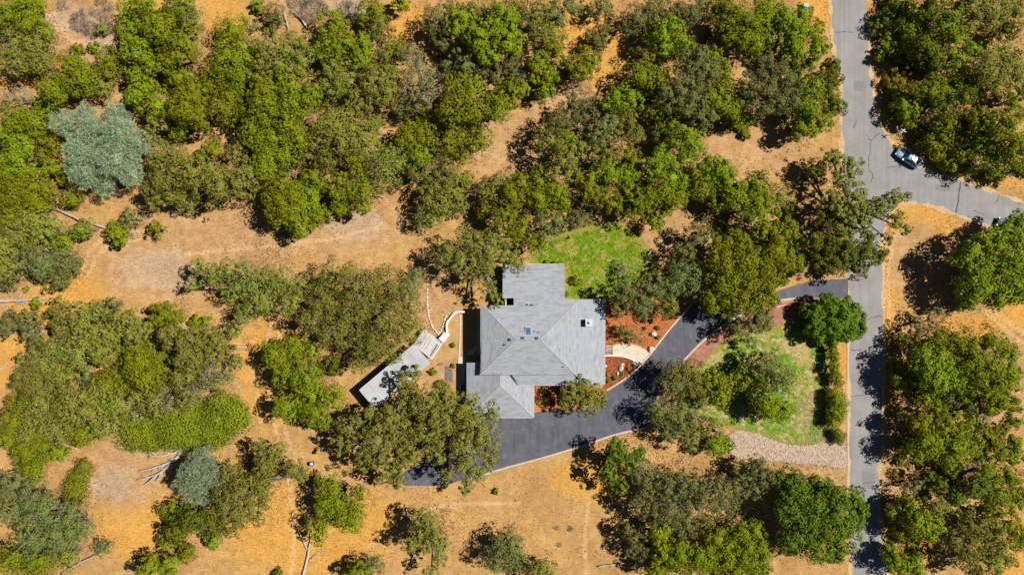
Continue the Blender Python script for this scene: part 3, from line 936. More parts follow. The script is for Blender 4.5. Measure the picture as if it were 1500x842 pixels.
nP = 7
for i in range(nP):                                      # roofing felt laid in sheets
    u0, u1 = Ls * i / nP, Ls * (i + 1) / nP - 0.03
    b = MB(); b.prism([tuple(sp(u, v) - so_.xy) for u, v in ((u0, 0), (u1, 0), (u1, Wd), (u0, Wd))], S_H - 0.14, S_H + 0.012 * (i % 2))
    b.build('roof_sheet', M_FLAT, shed)
for a, c_ in (((0.0, -.05), (Ls, -.05)), ((Ls + .05, 0), (Ls + .05, Wd)), ((0.0, Wd + .05), (Ls, Wd + .05))):
    b = MB(); b.strip([tuple(sp(*a) - so_.xy), tuple(sp(*c_) - so_.xy)], 0.09, S_H - 0.22, S_H + 0.05); b.build('fascia', M_FASCIA, shed)
for a, c_ in (((.4, .4), (Ls - .4, .4)), ((Ls - .4, .5), (Ls - .4, Wd - .5)), ((.4, Wd - .4), (Ls - .4, Wd - .4)), ((.4, .5), (.4, Wd - .5))):
    b = MB(); b.strip([tuple(sp(*a) - so_.xy), tuple(sp(*c_) - so_.xy)], 0.15, -0.05, S_H - 0.15); wl2 = b.build('wall', M_STUCCO, shed)
    m = (sp(*a) + sp(*c_)) / 2 - so_.xy
    ang = math.atan2((sp(*c_) - sp(*a)).y, (sp(*c_) - sp(*a)).x)
    b = MB(); b.box((m.x, m.y, 1.5), (1.2, .21, 1.0), ang); wnd = b.build('window', M_WHITE, wl2)
    b = MB(); b.box((m.x, m.y, 1.5), (1.05, .25, .85), ang); b.build('pane', M_GLASS, wnd)
# deck: planks, joist frame, rails
D_H = 1.6
M_DECK = speckled('deck_board', (0.47, 0.465, 0.46), (0.62, 0.615, 0.61), 2, bump=0.4)
M_DECK2 = speckled('deck_board_weathered', (0.36, 0.35, 0.345), (0.50, 0.49, 0.48), 2, bump=0.4)
dk = [Vector(at(606.5, 503.5, D_H)), Vector(at(634, 525.5, D_H)), Vector(at(650.5, 504.5, D_H)), Vector(at(621, 481, D_H))]
dko = Vector((*((dk[0] + dk[2]) / 2), 0))
deck = empty('deck', dko); tag(deck, 'raised white plank deck with railing at the outbuilding end', 'deck')
e1 = (dk[3] - dk[0]); e2 = (dk[1] - dk[0])
nb = 17
for i in range(nb):
    a, c_ = dk[0] + e2 * (i / nb), dk[0] + e2 * ((i + 1) / nb) - e2.normalized() * 0.05
    b = MB(); b.prism([tuple(q - dko.xy) for q in (a, c_, c_ + e1, a + e1)], D_H - 0.04, D_H + R.uniform(-.004, .004)); b.build('plank', M_DECK if R.random() < .6 else M_DECK2, deck)
for u, v in ((0.04, .04), (0.04, .96), (.96, .04), (.96, .96), (.5, .96), (.5, .04)):
    q = dk[0] + e1 * u + e2 * v - dko.xy
    b = MB(); b.box((q.x, q.y, (D_H - .05) / 2), (.14, .14, D_H - .05)); b.build('post', M_WHITE, deck)
for (u0, v0, u1, v1) in ((0.02, 0.02, .02, .98), (.02, .985, .98, .985)):
    a = dk[0] + e1 * u0 + e2 * v0 - dko.xy; c_ = dk[0] + e1 * u1 + e2 * v1 - dko.xy
    b = MB(); b.strip([tuple(a), tuple(c_)], 0.13, D_H + .98, D_H + 1.04); rl = b.build('rail', M_WHITE, deck)
    L = (c_ - a).length
    for k in range(int(L / .45) + 1):
        q = a + (c_ - a) * min(1, k * .45 / L)
        b = MB(); b.box((q.x, q.y, D_H + .49), (.045, .045, .98)); b.build('baluster', M_WHITE, rl)
# steps from the deck to the path
st0 = Vector(at(646, 499, 1.2)); dirs = Vector((0.62, 0.78)).normalized()
stp = empty('deck_steps', (st0.x, st0.y, 0)); tag(stp, 'short flight of pale wooden steps beside the deck', 'steps')
for k in range(6):
    q = dirs * (0.15 + k * 0.28)
    zt = D_H - 0.22 * (k + 1)
    b = MB(); b.box((q.x, q.y, zt / 2), (.30, 1.1, zt), math.atan2(dirs.y, dirs.x)); b.build('tread', M_DECK, stp)

# stone edgings along the yard path
def stone_mesh(seed, sub=2):
    bm = bmesh.new(); bmesh.ops.create_icosphere(bm, subdivisions=sub, radius=1.0)
    r2 = random.Random(seed)
    ph = [r2.uniform(0, 6) for _ in range(6)]
    for v in bm.verts:
        n = v.co.normalized()
        k = 1 + 0.16 * math.sin(2.3 * n.x + ph[0]) * math.sin(2.9 * n.y + ph[1]) + 0.13 * math.sin(4.1 * n.z + ph[2] + 2 * n.x) + r2.uniform(-.06, .06)
        v.co = n * k
        v.co.z = max(v.co.z, -0.45)
    me = bpy.data.meshes.new('stone'); bm.to_mesh(me); bm.free()
    return me


STONES = [stone_mesh(i, 1) for i in range(5)]
for me in STONES: me.materials.append(M_STONE)


def stone_row(pts, n, label, r0=.2, r1=.3):
    P = smooth_line(W(pts), 10)
    root = empty('stone_edging', (*P[0], 0)); tag(root, label, 'stone edging')
    for i in range(n):
        q = P[int(i * (len(P) - 1) / (n - 1))]
        o = bpy.data.objects.new('stone', STONES[i % 5]); COL.objects.link(o); o.parent = root
        s = R.uniform(r0, r1)
        o.location = (q[0] - P[0][0] + R.uniform(-.05, .05), q[1] - P[0][1] + R.uniform(-.05, .05), s * .3)
        o.scale = (s, s * R.uniform(.7, 1), s * .8); o.rotation_euler = (0, 0, R.uniform(0, 6))


stone_row([(626, 424), (626, 446), (628, 463), (635, 481), (641, 488)], 24, 'long curving row of pale stones edging the dirt path by the deck', .2, .28)
stone_row([(642, 489), (648, 480), (651, 470), (653, 463)], 9, 'short row of pale stones beside the white retaining wall', .2, .3)

# boulders in the beds
BIG_ST = [stone_mesh(20 + i, 2) for i in range(4)]
for me in BIG_ST: me.materials.append(M_STONE)
for i, (x, y, s, lab) in enumerate(((956.6, 489, .62, 'large pale boulder alone on the orange bark bed'), (953, 511, .55, 'pale boulder where the entrance path meets the driveway kerb'),
                                    (930.7, 533, .5, 'pale boulder at the tip of the lower bark bed'), (910, 539, .55, 'biggest pale boulder of the cluster among small shrubs'),
                                    (904.7, 546.5, .34, 'small pale boulder beside the clustered boulder'), (911.5, 533.5, .36, 'small pale boulder next to the garden wall'),
                                    (887.5, 536, .22, 'little pale stone against the house wall'))):
    o = bpy.data.objects.new('boulder', BIG_ST[i % 4]); COL.objects.link(o)
    q = at(x, y); o.location = (q[0], q[1], s * .3); o.scale = (s, s * .85, s * .75); o.rotation_euler = (0, 0, i * 1.3)
    tag(o, lab, 'boulder')

# ------------------------------------------------------------------ trees and shrubs
# survey sheets: origin of each sheet; entries are x, y, radius (sheet units, 2.8075 per survey unit) and kind
SC = 2.8075
ORG = {'A1': (0, 0), 'A2': (370, 0), 'A3': (740, 0), 'A4': (1100, 0), 'B1': (0, 270), 'B2': (370, 270), 'B3': (740, 270), 'B4': (1100, 270),
       'C1': (0, 542), 'C2': (370, 542), 'C3': (740, 542), 'C4': (1100, 542)}


def sheet(key, items): return [(ORG[key][0] + x / SC, ORG[key][1] + y / SC, r / SC) for x, y, r in items]


# trees that stand out, lobe by lobe: (label, kind, size factor, category, lobes)
BIG = [
 ('big feathery blue-green pine in the scrub thicket', 'P', 1.0, 'pine', sheet('A1', [(270, 510, 80), (350, 490, 80), (470, 470, 70), (400, 590, 120), (310, 620, 70), (350, 700, 100), (470, 650, 110), (560, 590, 75), (530, 710, 80), (430, 760, 60), (490, 540, 80)])),
 ('smaller dense blue-green pine beside the bleached dead branches', 'P', .8, 'pine', sheet('C1', [(770, 420, 62), (830, 365, 72), (870, 430, 72), (795, 490, 72), (850, 510, 56), (810, 430, 84), (745, 460, 46)])),
 ('round deep green tree overhanging the road at the driveway mouth', 'M', .44, 'tree', sheet('B4', [(225, 520, 26), (300, 480, 40), (455, 590, 28), (265, 530, 60), (330, 505, 60), (400, 520, 55), (435, 555, 42), (280, 600, 60), (350, 570, 80), (400, 600, 60), (335, 630, 45)])),
 ('huge olive oak spreading over the outbuilding roof', 'O', 1.15, 'oak tree', sheet('C2', [(400, 235, 60), (375, 305, 50), (480, 210, 70), (560, 195, 75), (510, 295, 85), (560, 400, 70), (620, 260, 75), (630, 350, 65), (600, 455, 42), (460, 365, 55), (650, 110, 50), (620, 40, 40), (670, 15, 36)])),
 ('huge olive oak shading the driveway beside the garage', 'O', 1.2, 'oak tree', sheet('C2', [(715, 150, 75), (780, 110, 65), (800, 200, 85), (880, 150, 70), (900, 235, 85), (980, 170, 45), (960, 290, 70), (975, 365, 45), (860, 310, 75), (730, 260, 70), (880, 480, 36), (800, 430, 38), (870, 400, 52), (930, 420, 50), (760, 350, 45)])),
 ('broad olive oak filling the ground between shed and clearing', 'O', 1.1, 'oak tree', sheet('B2', [(330, 380, 75), (430, 420, 90), (560, 420, 85), (630, 490, 70), (300, 480, 85), (420, 540, 100), (540, 560, 105), (640, 590, 70), (350, 610, 85), (470, 660, 85), (560, 680, 70), (250, 560, 70), (450, 735, 45)])),
 ('sprawling open oak with long bare limbs on the dirt clearing', 'O', .85, 'oak tree', sheet('B1', [(820, 335, 38), (870, 370, 55), (790, 415, 32), (940, 345, 45), (1010, 345, 45), (960, 430, 55), (1030, 420, 60), (1060, 490, 62), (1005, 530, 45), (1090, 380, 55)]) + sheet('B2', [(130, 400, 58), (60, 480, 55), (150, 490, 55), (200, 430, 55), (90, 420, 45)])),
 ('wide olive oak overhanging the north-west corner of the house roof', 'O', 1.05, 'oak tree', sheet('B2', [(790, 290, 62), (880, 225, 65), (860, 320, 72), (960, 265, 75), (950, 360, 65), (1010, 205, 50), (1040, 285, 62), (1085, 330, 50), (975, 440, 42), (1010, 475, 34), (900, 390, 35)])),
 ('compact green oak standing in the corner between porch and driveway', 'O', .85, 'oak tree', sheet('C3', [(275, 95, 50), (330, 130, 60), (370, 95, 48), (250, 140, 36), (320, 65, 40), (395, 130, 32)])),
 ('bright green broad oak overhanging the driveway bend', 'G', 1.0, 'oak tree', sheet('B3', [(890, 265, 55), (960, 240, 55), (880, 335, 65), (970, 330, 80), (1060, 300, 60), (900, 410, 68), (1000, 420, 70), (1080, 370, 60), (850, 480, 52), (940, 480, 50), (1060, 440, 50), (1000, 490, 50), (1075, 480, 52), (910, 520, 36)])),
 ('dark spreading oak leaning over the road fork', 'D', .92, 'oak tree', sheet('B4', [(260, 240, 45), (330, 230, 58), (400, 265, 55), (470, 285, 55), (530, 290, 38), (350, 320, 55), (430, 345, 45), (290, 320, 45), (300, 130, 45)])),
 ('airy grey-green oak reaching over the road fork', 'O', .92, 'oak tree', sheet('A4', [(330, 655, 50), (410, 680, 52), (380, 735, 52)]) + sheet('B4', [(330, 60, 50), (430, 50, 60), (490, 110, 55), (590, 60, 45), (600, 145, 42), (410, 135, 45), (640, 185, 26), (640, 50, 24), (370, 90, 50), (450, 150, 48), (540, 90, 46), (380, 200, 46), (560, 225, 30), (480, 215, 42)])),
 ('lone big green oak on the dry verge behind the half-hidden car', 'G', .92, 'oak tree', sheet('B4', [(1095, 160, 48), (890, 300, 62), (980, 235, 55), (1060, 205, 60), (960, 360, 75), (1060, 320, 80), (920, 420, 65), (1020, 450, 68), (880, 480, 38), (1110, 420, 60), (1115, 250, 55), (1150, 330, 70)])),
 ('big dense dark green oak beside the road past the gravel swale', 'D', 1.05, 'oak tree', sheet('C4', [(160, 450, 55), (200, 500, 68), (290, 485, 55), (160, 565, 65), (260, 560, 80), (350, 535, 68), (430, 525, 45), (450, 575, 42), (220, 645, 75), (330, 630, 80), (410, 640, 55), (170, 705, 55), (270, 720, 72), (365, 715, 55), (345, 765, 35)])),
 ('large grey-green oak with exposed limbs behind the driveway apron', 'S', 1.05, 'oak tree', sheet('C3', [(560, 415, 60), (600, 490, 68), (555, 550, 52), (680, 470, 70), (690, 560, 75), (620, 590, 55), (780, 480, 70), (800, 560, 75), (870, 490, 66), (900, 560, 66), (960, 490, 48), (740, 640, 60)])),
 ('dark sparse oak with bare limbs at the driveway kerb', 'D', .95, 'oak tree', sheet('C3', [(460, 320, 48), (425, 430, 40), (510, 380, 40), (470, 480, 36), (550, 340, 36), (440, 360, 34)])),
 ('lone half-round oak in the dry mown field with a long shadow', 'O', .95, 'oak tree', sheet('C2', [(720, 640, 62), (690, 600, 44), (745, 710, 58), (650, 715, 45), (785, 700, 34), (770, 775, 36), (735, 825, 36), (690, 680, 48)])),
 ('mid-sized green oak beside the pale dead log', 'G', .9, 'oak tree', sheet('C2', [(310, 470, 55), (350, 560, 66), (400, 620, 55), (270, 640, 48), (300, 555, 50), (440, 505, 34), (425, 570, 40), (265, 695, 28)])),
 ('olive oak growing against the smaller blue-green pine', 'O', .9, 'oak tree', sheet('C1', [(940, 560, 72), (1000, 500, 70), (905, 500, 42), (955, 425, 55), (1000, 590, 55), (960, 650, 45), (1080, 480, 50), (1090, 400, 52), (1070, 310, 36)]) + sheet('C2', [(60, 365, 52), (110, 330, 36), (160, 400, 45), (200, 420, 36), (30, 470, 45), (45, 545, 36), (20, 610, 34)])),
 ('broad bright green oak beside the golden track near the shed', 'G', .95, 'oak tree', sheet('B2', [(90, 700, 60), (170, 680, 65), (240, 690, 45), (130, 780, 66), (215, 800, 70)]) + sheet('C2', [(240, 90, 75), (130, 150, 62), (250, 175, 68), (330, 115, 55), (295, 215, 40)])),
 ('pale sage half-bare tree in the mixed thicket', 'Y', 1.0, 'tree', sheet('A2', [(680, 290, 72), (730, 360, 66), (660, 230, 55), (640, 350, 48), (700, 405, 48)])),
 ('smooth low green shrub mat ringed by golden grass', 'L', .34, 'shrub', sheet('C1', [(550, 250, 66), (640, 235, 75), (740, 235, 80), (850, 235, 78), (930, 195, 72), (965, 165, 45), (620, 290, 50), (700, 180, 60), (800, 170, 60), (560, 290, 55), (880, 265, 58), (780, 270, 66), (700, 265, 66), (985, 195, 46), (900, 135, 46), (540, 205, 50)])),
 ('low bright green scrub mat between the olive oaks of the scrub island', 'L', .4, 'shrub', sheet('B1', [(540, 700, 60), (620, 690, 70), (700, 700, 60), (560, 780, 70), (650, 790, 75), (740, 760, 60), (480, 810, 60), (590, 650, 46), (680, 760, 60)])),
 ('elongated low green shrub alone on the dirt', 'L', .45, 'shrub', sheet('C1', [(345, 395, 44), (325, 440, 50), (305, 490, 42), (300, 510, 34)])),
 ('yellow-leaved bush on the verge at the road bend', 'W', .65, 'bush', sheet('A4', [(580, 325, 42), (620, 335, 45), (600, 355, 40), (610, 300, 34)])),
 ('olive oak with bleached dead limbs through its crown', 'O', .9, 'oak tree', sheet('B1', [(700, 620, 58), (780, 640, 75), (870, 630, 55), (780, 720, 75), (880, 700, 48), (905, 655, 36)])),
 ('large dark grey-olive oak beside the fallen dead branch', 'S', 1.0, 'oak tree', sheet('C1', [(60, 470, 68), (140, 520, 66), (60, 580, 75), (180, 580, 85), (290, 600, 68), (340, 650, 55), (230, 680, 80), (130, 690, 80), (310, 700, 45)])),
 ('big yellow-green oak at the golden trail in the woods', 'G', 1.05, 'oak tree', sheet('A2', [(850, 100, 66), (930, 160, 66), (965, 225, 52), (1040, 80, 66), (1050, 170, 66), (990, 120, 55)])),
 ('large two-toned oak beside the winding golden trail', 'S', 1.1, 'oak tree', sheet('A3', [(780, 250, 75), (820, 310, 70), (740, 340, 60), (690, 400, 65), (760, 430, 75), (810, 480, 55)])),
 ('dense grey-green oak beside the straight lane', 'S', 1.05, 'oak tree', sheet('A4', [(90, 330, 85), (60, 420, 75), (140, 410, 66), (50, 275, 55), (10, 350, 60)])),
 ('slender pale half-bare tree on the back lawn', 'Y', .55, 'tree', sheet('B3', [(485, 335, 30), (500, 360, 24), (470, 370, 22)])),
 ('small grey-green tree beside the entrance path', 'S', .6, 'tree', sheet('B3', [(510, 615, 38), (545, 630, 28), (480, 600, 30)])),
 ('blue-grey small oak at the lower end of the dry field', 'S', .75, 'oak tree', sheet('C3', [(540, 690, 55), (500, 655, 38), (570, 740, 42), (520, 740, 34)])),
]

# thickets: scattered crowns, gathered into trees below
THICK = {
 'A1': 'G 40 60 70 G 120 80 70 O 60 180 70 O 160 190 70 O 60 260 60 O 150 255 62 G 120 20 60 G 180 130 50 '
       'G 540 60 55 G 530 130 50 G 600 30 50 G 650 110 70 D 740 40 70 O 790 90 50 G 560 210 60 D 640 180 60 G 760 190 70 G 700 250 50 G 620 270 45 G 450 270 60 '
       'G 300 265 58 G 330 330 70 G 230 370 70 O 420 350 50 G 190 420 45 G 560 310 45 G 740 320 55 G 560 390 50 G 640 430 66 G 760 440 78 G 800 380 60 G 890 330 70 '
       'G 960 250 85 G 960 130 66 G 1040 210 50 G 1000 330 70 G 1060 320 50 G 930 440 78 G 1040 440 70 G 1090 380 50 Y 1030 110 30 G 820 480 55 G 740 520 50 O 640 510 42 '
       'G 1050 530 60 G 1090 600 50 G 1110 480 50 O 650 650 66 O 700 740 85 O 800 715 75 O 900 760 85 G 870 605 38 O 970 630 45 O 1000 740 75 O 640 790 66 O 760 810 60 G 1090 690 50 '
       'G 130 500 62 G 55 490 60 G 20 560 60 G 200 585 55 G 100 590 60 G 230 690 36 G 60 660 70 G 150 780 70 G 60 790 78 G 10 720 60 Y 90 405 36 Y 30 405 34 G 262 745 24 '
       'B 340 90 48 B 430 30 45 B 260 20 24 B 470 95 26 B 380 130 30',
 'A2': 'S 90 70 46 B 180 20 40 B 250 40 60 B 400 45 48 G 330 100 62 G 490 60 58 O 520 115 52 G 20 30 30 O 80 190 60 O 180 180 60 O 120 260 68 O 40 260 50 O 210 255 58 G 300 200 60 G 370 180 58 '
       'G 450 210 50 G 440 265 48 O 330 280 58 O 540 240 48 G 600 200 44 G 60 340 68 G 150 340 68 G 60 430 78 G 180 420 76 G 240 390 48 G 150 500 60 G 60 520 60 G 90 580 58 '
       'G 190 570 60 G 60 650 50 G 130 640 60 O 230 640 42 G 90 710 40 O 400 340 78 O 490 330 68 O 440 420 58 O 330 360 58 O 540 380 58 O 560 310 50 S 620 440 48 G 695 455 48 '
       'O 340 520 85 O 440 560 68 O 370 590 68 O 280 580 50 O 310 660 58 G 430 680 48 O 500 640 58 O 550 700 75 D 500 510 38 G 850 360 58 G 900 370 58 G 830 450 66 G 900 460 58 '
       'G 1000 450 58 G 1060 390 56 G 1100 370 40 S 930 510 34 G 820 580 58 G 930 580 54 O 770 620 38 G 640 560 56 G 700 550 48 O 610 610 40 G 690 640 58 G 640 680 46 O 710 700 58 '
       'O 800 710 58 G 870 740 38 O 820 790 66 O 720 800 48 O 1040 770 66 O 970 790 58 G 1100 750 48 S 760 80 66 O 880 55 52 O 960 50 62 O 1080 30 58 G 610 8 38 S 1060 250 46 S 880 270 46 '
       'G 250 720 48 O 60 760 56 G 130 770 56 G 210 800 56 G 360 790 48 G 440 780 66 G 360 740 36',
 'A3': 'O 120 60 66 O 140 140 58 S 200 60 48 O 190 150 56 G 200 220 48 G 130 260 48 G 180 310 48 G 160 370 48 G 40 400 48 S 20 275 36 S 280 20 48 S 390 20 48 G 300 280 58 G 345 250 56 '
       'S 380 160 46 S 410 120 34 Y 300 340 32 S 540 70 56 S 500 105 38 S 600 20 56 S 650 50 56 S 740 55 56 S 800 30 48 D 880 40 58 G 960 60 66 G 1040 80 58 G 1000 160 66 G 930 150 48 O 990 210 46 '
       'G 640 140 58 G 690 110 48 G 720 190 56 G 650 210 48 O 580 240 56 G 560 320 66 G 620 330 56 G 590 390 38 G 880 290 56 G 900 360 58 G 870 420 66 G 940 450 56 G 950 500 38 G 860 230 46 '
       'S 220 505 64 S 290 480 56 O 170 580 56 G 250 570 46 S 390 540 56 S 430 500 46 G 470 410 58 G 520 425 48 G 420 430 36 O 500 500 46 O 530 560 46 O 380 620 56 O 300 600 36 O 260 650 66 O 230 705 52 '
       'O 430 650 48 G 430 710 56 G 500 720 46 G 530 660 36 O 650 540 58 G 720 560 56 G 770 590 56 G 740 640 44 G 640 650 58 G 620 705 54 G 690 730 58 G 640 790 56 G 560 820 46 G 720 800 46 '
       'G 780 720 58 G 850 690 58 G 830 760 48 G 900 720 56 G 940 780 56 G 870 800 48 G 1030 760 58 G 1050 815 56 G 150 740 58 G 130 810 56 G 210 790 56 G 30 800 56 G 340 780 48 G 400 810 48 S 310 820 36',
 'A4': 'G 60 40 58 G 20 110 50 G 130 80 58 O 90 155 56 G 180 130 58 G 180 205 56 G 255 130 46 G 275 200 46 G 210 70 44 D 240 255 38 G 250 360 56 D 310 340 56 D 345 305 36 D 340 430 56 G 240 440 56 G 290 500 46 G 220 525 54 '
       'D 260 700 46 G 30 760 56 O 120 810 56 G 530 225 28 G 560 200 34 O 520 110 34 D 560 75 38 G 640 120 58 G 690 70 48 D 620 30 56 D 740 20 56 G 800 100 66 G 840 155 56 D 700 200 58 D 760 235 56 D 860 30 56 '
       'O 930 60 75 O 1000 40 58 O 1090 40 58 D 1050 120 48 G 830 250 56 G 900 215 46 O 960 280 85 O 1050 240 75 O 1090 320 58 O 1000 350 50 G 640 440 56 G 620 395 36 G 750 370 58 G 830 370 56 D 880 400 46 '
       'D 790 440 46 G 1080 420 46 O 730 520 56 G 800 530 66 G 880 500 56 G 950 490 56 G 1050 520 75 G 950 570 66 G 870 600 66 G 760 600 56 G 880 680 46 G 990 640 66 G 1080 620 66 D 1110 700 46 G 1020 700 48 G 820 660 46 D 700 440 44 D 920 330 44',
 'B1': 'O 100 195 66 O 215 175 48 O 20 345 58 S 95 325 50 G 335 190 36 S 40 400 34 O 10 240 50 G 300 60 40 G 60 50 75 G 150 90 66 G 40 120 58 G 200 30 46 O 60 210 66 O 150 155 52 O 180 200 44 O 30 280 56 S 120 270 36 S 160 310 56 S 230 330 56 S 290 330 46 S 230 390 46 S 180 350 46 G 260 240 44 O 360 180 36 G 490 190 42 '
       'S 540 140 42 G 640 185 34 G 500 232 28 S 470 495 34 G 110 430 14 G 150 490 22 O 230 530 56 O 340 540 56 O 400 530 46 O 500 570 56 O 545 560 36 O 260 600 56 O 350 620 66 O 440 620 66 O 230 680 56 '
       'O 320 700 66 O 420 690 56 O 180 740 56 O 250 780 56 O 110 800 56 S 60 560 46 S 120 555 46 S 20 590 40 S 360 780 40 O 590 600 36 G 670 530 54 G 725 545 34 G 590 680 56 G 560 740 56 G 640 720 66 G 600 800 56 G 480 800 56 '
       'Y 860 780 66 O 760 800 64 O 940 790 26',
 'B2': 'G 130 60 75 G 180 130 66 G 230 90 66 G 275 130 44 G 100 120 46 G 200 175 46 G 430 30 56 G 360 90 46 O 780 60 75 O 730 130 56 O 840 85 46 O 700 155 34 O 720 40 52 G 980 50 58 G 1060 60 66 G 960 110 46 '
       'G 1040 130 56 G 1095 185 54 S 660 385 44 Y 640 440 46 D 330 740 46 G 740 770 16 G 785 832 28 G 825 662 9 G 825 745 9',
 'B3': 'G 40 60 66 G 130 60 66 G 220 80 58 G 60 160 56 S 180 180 64 G 130 240 38 S 320 70 48 S 300 150 46 G 400 60 56 G 450 80 46 G 540 100 56 G 590 60 46 G 640 50 56 G 700 60 48 G 660 110 28 G 800 20 48 G 870 80 36 G 950 60 48 '
       'G 1030 110 58 G 1040 50 48 S 780 210 46 S 740 280 44 S 700 335 36 S 740 375 66 S 800 420 64 S 690 420 46 S 610 420 56 S 500 440 58 S 560 500 56 O 660 500 56 S 480 505 42 S 1040 560 54 S 960 600 42 S 1000 645 34 '
       'O 700 770 56 O 770 760 44 O 760 825 54 G 860 800 46 G 960 790 48 O 1040 760 56 G 290 392 20 G 210 330 14 S 250 450 12',
 'B4': 'G 30 60 56 G 60 200 56 G 130 190 56 G 110 280 66 G 60 380 66 G 165 330 46 G 30 455 46 Y 760 545 44 Y 700 590 44 O 670 670 56 G 780 640 58 G 730 720 66 G 680 790 66 G 780 780 75 G 880 660 66 G 980 650 66 G 1050 690 56 G 920 740 66 '
       'G 860 810 56 G 980 780 75 G 1060 780 56 S 50 560 38 S 60 740 56 S 130 800 56 G 355 790 22',
 'C1': 'O 150 60 75 O 260 40 66 G 90 130 56 O 180 150 66 O 300 130 75 O 400 95 54 O 380 180 56 G 440 60 66 O 470 140 56 O 440 230 54 G 330 260 56 O 220 240 66 O 130 250 66 G 50 220 56 G 30 290 46 G 100 340 56 G 170 320 56 G 140 405 54 G 240 340 42 '
       'G 600 40 60 Y 690 120 56 O 610 130 46 Y 800 85 44 O 880 50 44 G 60 780 75 G 160 790 75 O 260 765 62 S 430 725 36 G 720 580 52 D 790 610 56 D 730 660 56 D 860 620 56 O 640 170 36 Y 560 180 32 O 760 130 36 G 700 215 26 O 822 200 24 Y 600 262 22 O 880 160 26 G 690 705 36 G 880 695 36 G 775 750 36 G 620 810 56 G 700 805 46',
 'C2': 'S 1040 720 62 S 1000 780 54 S 1085 770 46 G 440 835 54 S 500 800 44 G 1000 500 15 S 380 425 12 S 315 400 14 D 100 838 26',
 'C3': 'S 690 60 56 S 760 40 56 O 820 100 56 G 900 60 46 G 880 115 44 S 640 170 56 S 720 190 66 S 680 240 54 Y 800 210 54 O 760 290 44 O 850 240 54 G 860 310 46 G 905 300 34 D 1060 50 54 S 1040 120 40 G 1085 165 52 G 640 655 54 G 650 735 56 G 720 745 56 '
       'O 820 660 56 G 870 700 66 G 800 780 66 G 900 780 66 G 700 805 56 G 980 680 66 G 1000 760 66 G 1055 700 46 G 960 825 56 G 1060 810 38 G 620 815 46 S 1060 430 56 S 990 420 46 S 1030 485 42 S 30 730 46 S 20 795 40 O 150 835 62 '
       'B 218 648 9 B 275 655 11 B 230 718 9',
 'C4': 'S 60 40 54 S 130 60 54 G 60 140 54 G 120 165 50 S 50 430 54 S 105 435 44 S 20 380 38 G 30 680 46 G 40 760 56 G 30 825 46 O 680 50 56 G 760 40 56 G 840 30 56 G 960 50 66 G 1050 50 56 S 800 100 56 G 720 120 46 G 880 115 50 O 650 180 54 G 700 220 56 '
       'G 730 300 66 G 680 340 54 G 800 240 66 G 880 240 56 S 930 170 56 G 1000 130 56 G 1060 140 46 G 840 330 66 G 910 330 46 G 980 280 56 G 1030 340 46 G 980 420 66 G 1070 440 56 D 930 480 54 G 1020 520 66 G 1095 525 46 G 640 560 54 G 580 590 34 G 680 620 56 '
       'G 620 650 46 O 760 560 54 G 740 640 54 Y 650 490 36 O 850 700 56 O 900 640 56 O 960 680 75 O 1020 720 66 O 880 770 56 O 980 785 66 G 1060 640 56 D 1105 690 46 G 570 740 42 G 600 790 46 G 660 810 56 W 600 430 26 D 850 520 40 D 830 600 36',
}

ND = {  # leaf length, width ratio, leaves per m2 of lobe radius squared, clumps, trunk visible branching
 'G': (.36, .64, 152, 18), 'D': (.36, .64, 155, 18), 'O': (.34, .62, 138, 19), 'S': (.31, .60, 160, 19), 'Y': (.29, .52, 125, 18),
 'P': (.62, .13, 320, 20), 'L': (.32, .6, 200, 30), 'W': (.28, .6, 230, 14), 'M': (.40, .75, 230, 18), 'B': (.75, .07, 150, 9), 'R': (.28, .6, 220, 12), 'H': (.22, .7, 600, 34)}


def unit(v): return v / (np.linalg.norm(v, axis=-1, keepdims=True) + 1e-9)


def quad_sphere(k=3):
    """a cube grid pushed out to a sphere: the dense leafy heart of a crown lobe"""
    ids, V, F = {}, [], []
    u = np.linspace(-1, 1, k + 1)
    def vid(p):
        key = tuple(np.round(p, 4))
        if key not in ids:
            ids[key] = len(V); q = np.array(p); V.append(q / np.linalg.norm(q))
        return ids[key]
    for ax in range(3):
        for sg_ in (-1, 1):
            for i in range(k):
                for j in range(k):
                    q = []
                    for a_, b_ in ((i, j), (i + 1, j), (i + 1, j + 1), (i, j + 1)):
                        p = [0, 0, 0]; p[ax] = sg_; p[(ax + 1) % 3] = u[a_]; p[(ax + 2) % 3] = u[b_]
                        q.append(vid(p))
                    F.append(q if sg_ > 0 else q[::-1])
    return np.array(V), np.array(F)


CORE_V, CORE_F = quad_sphere()


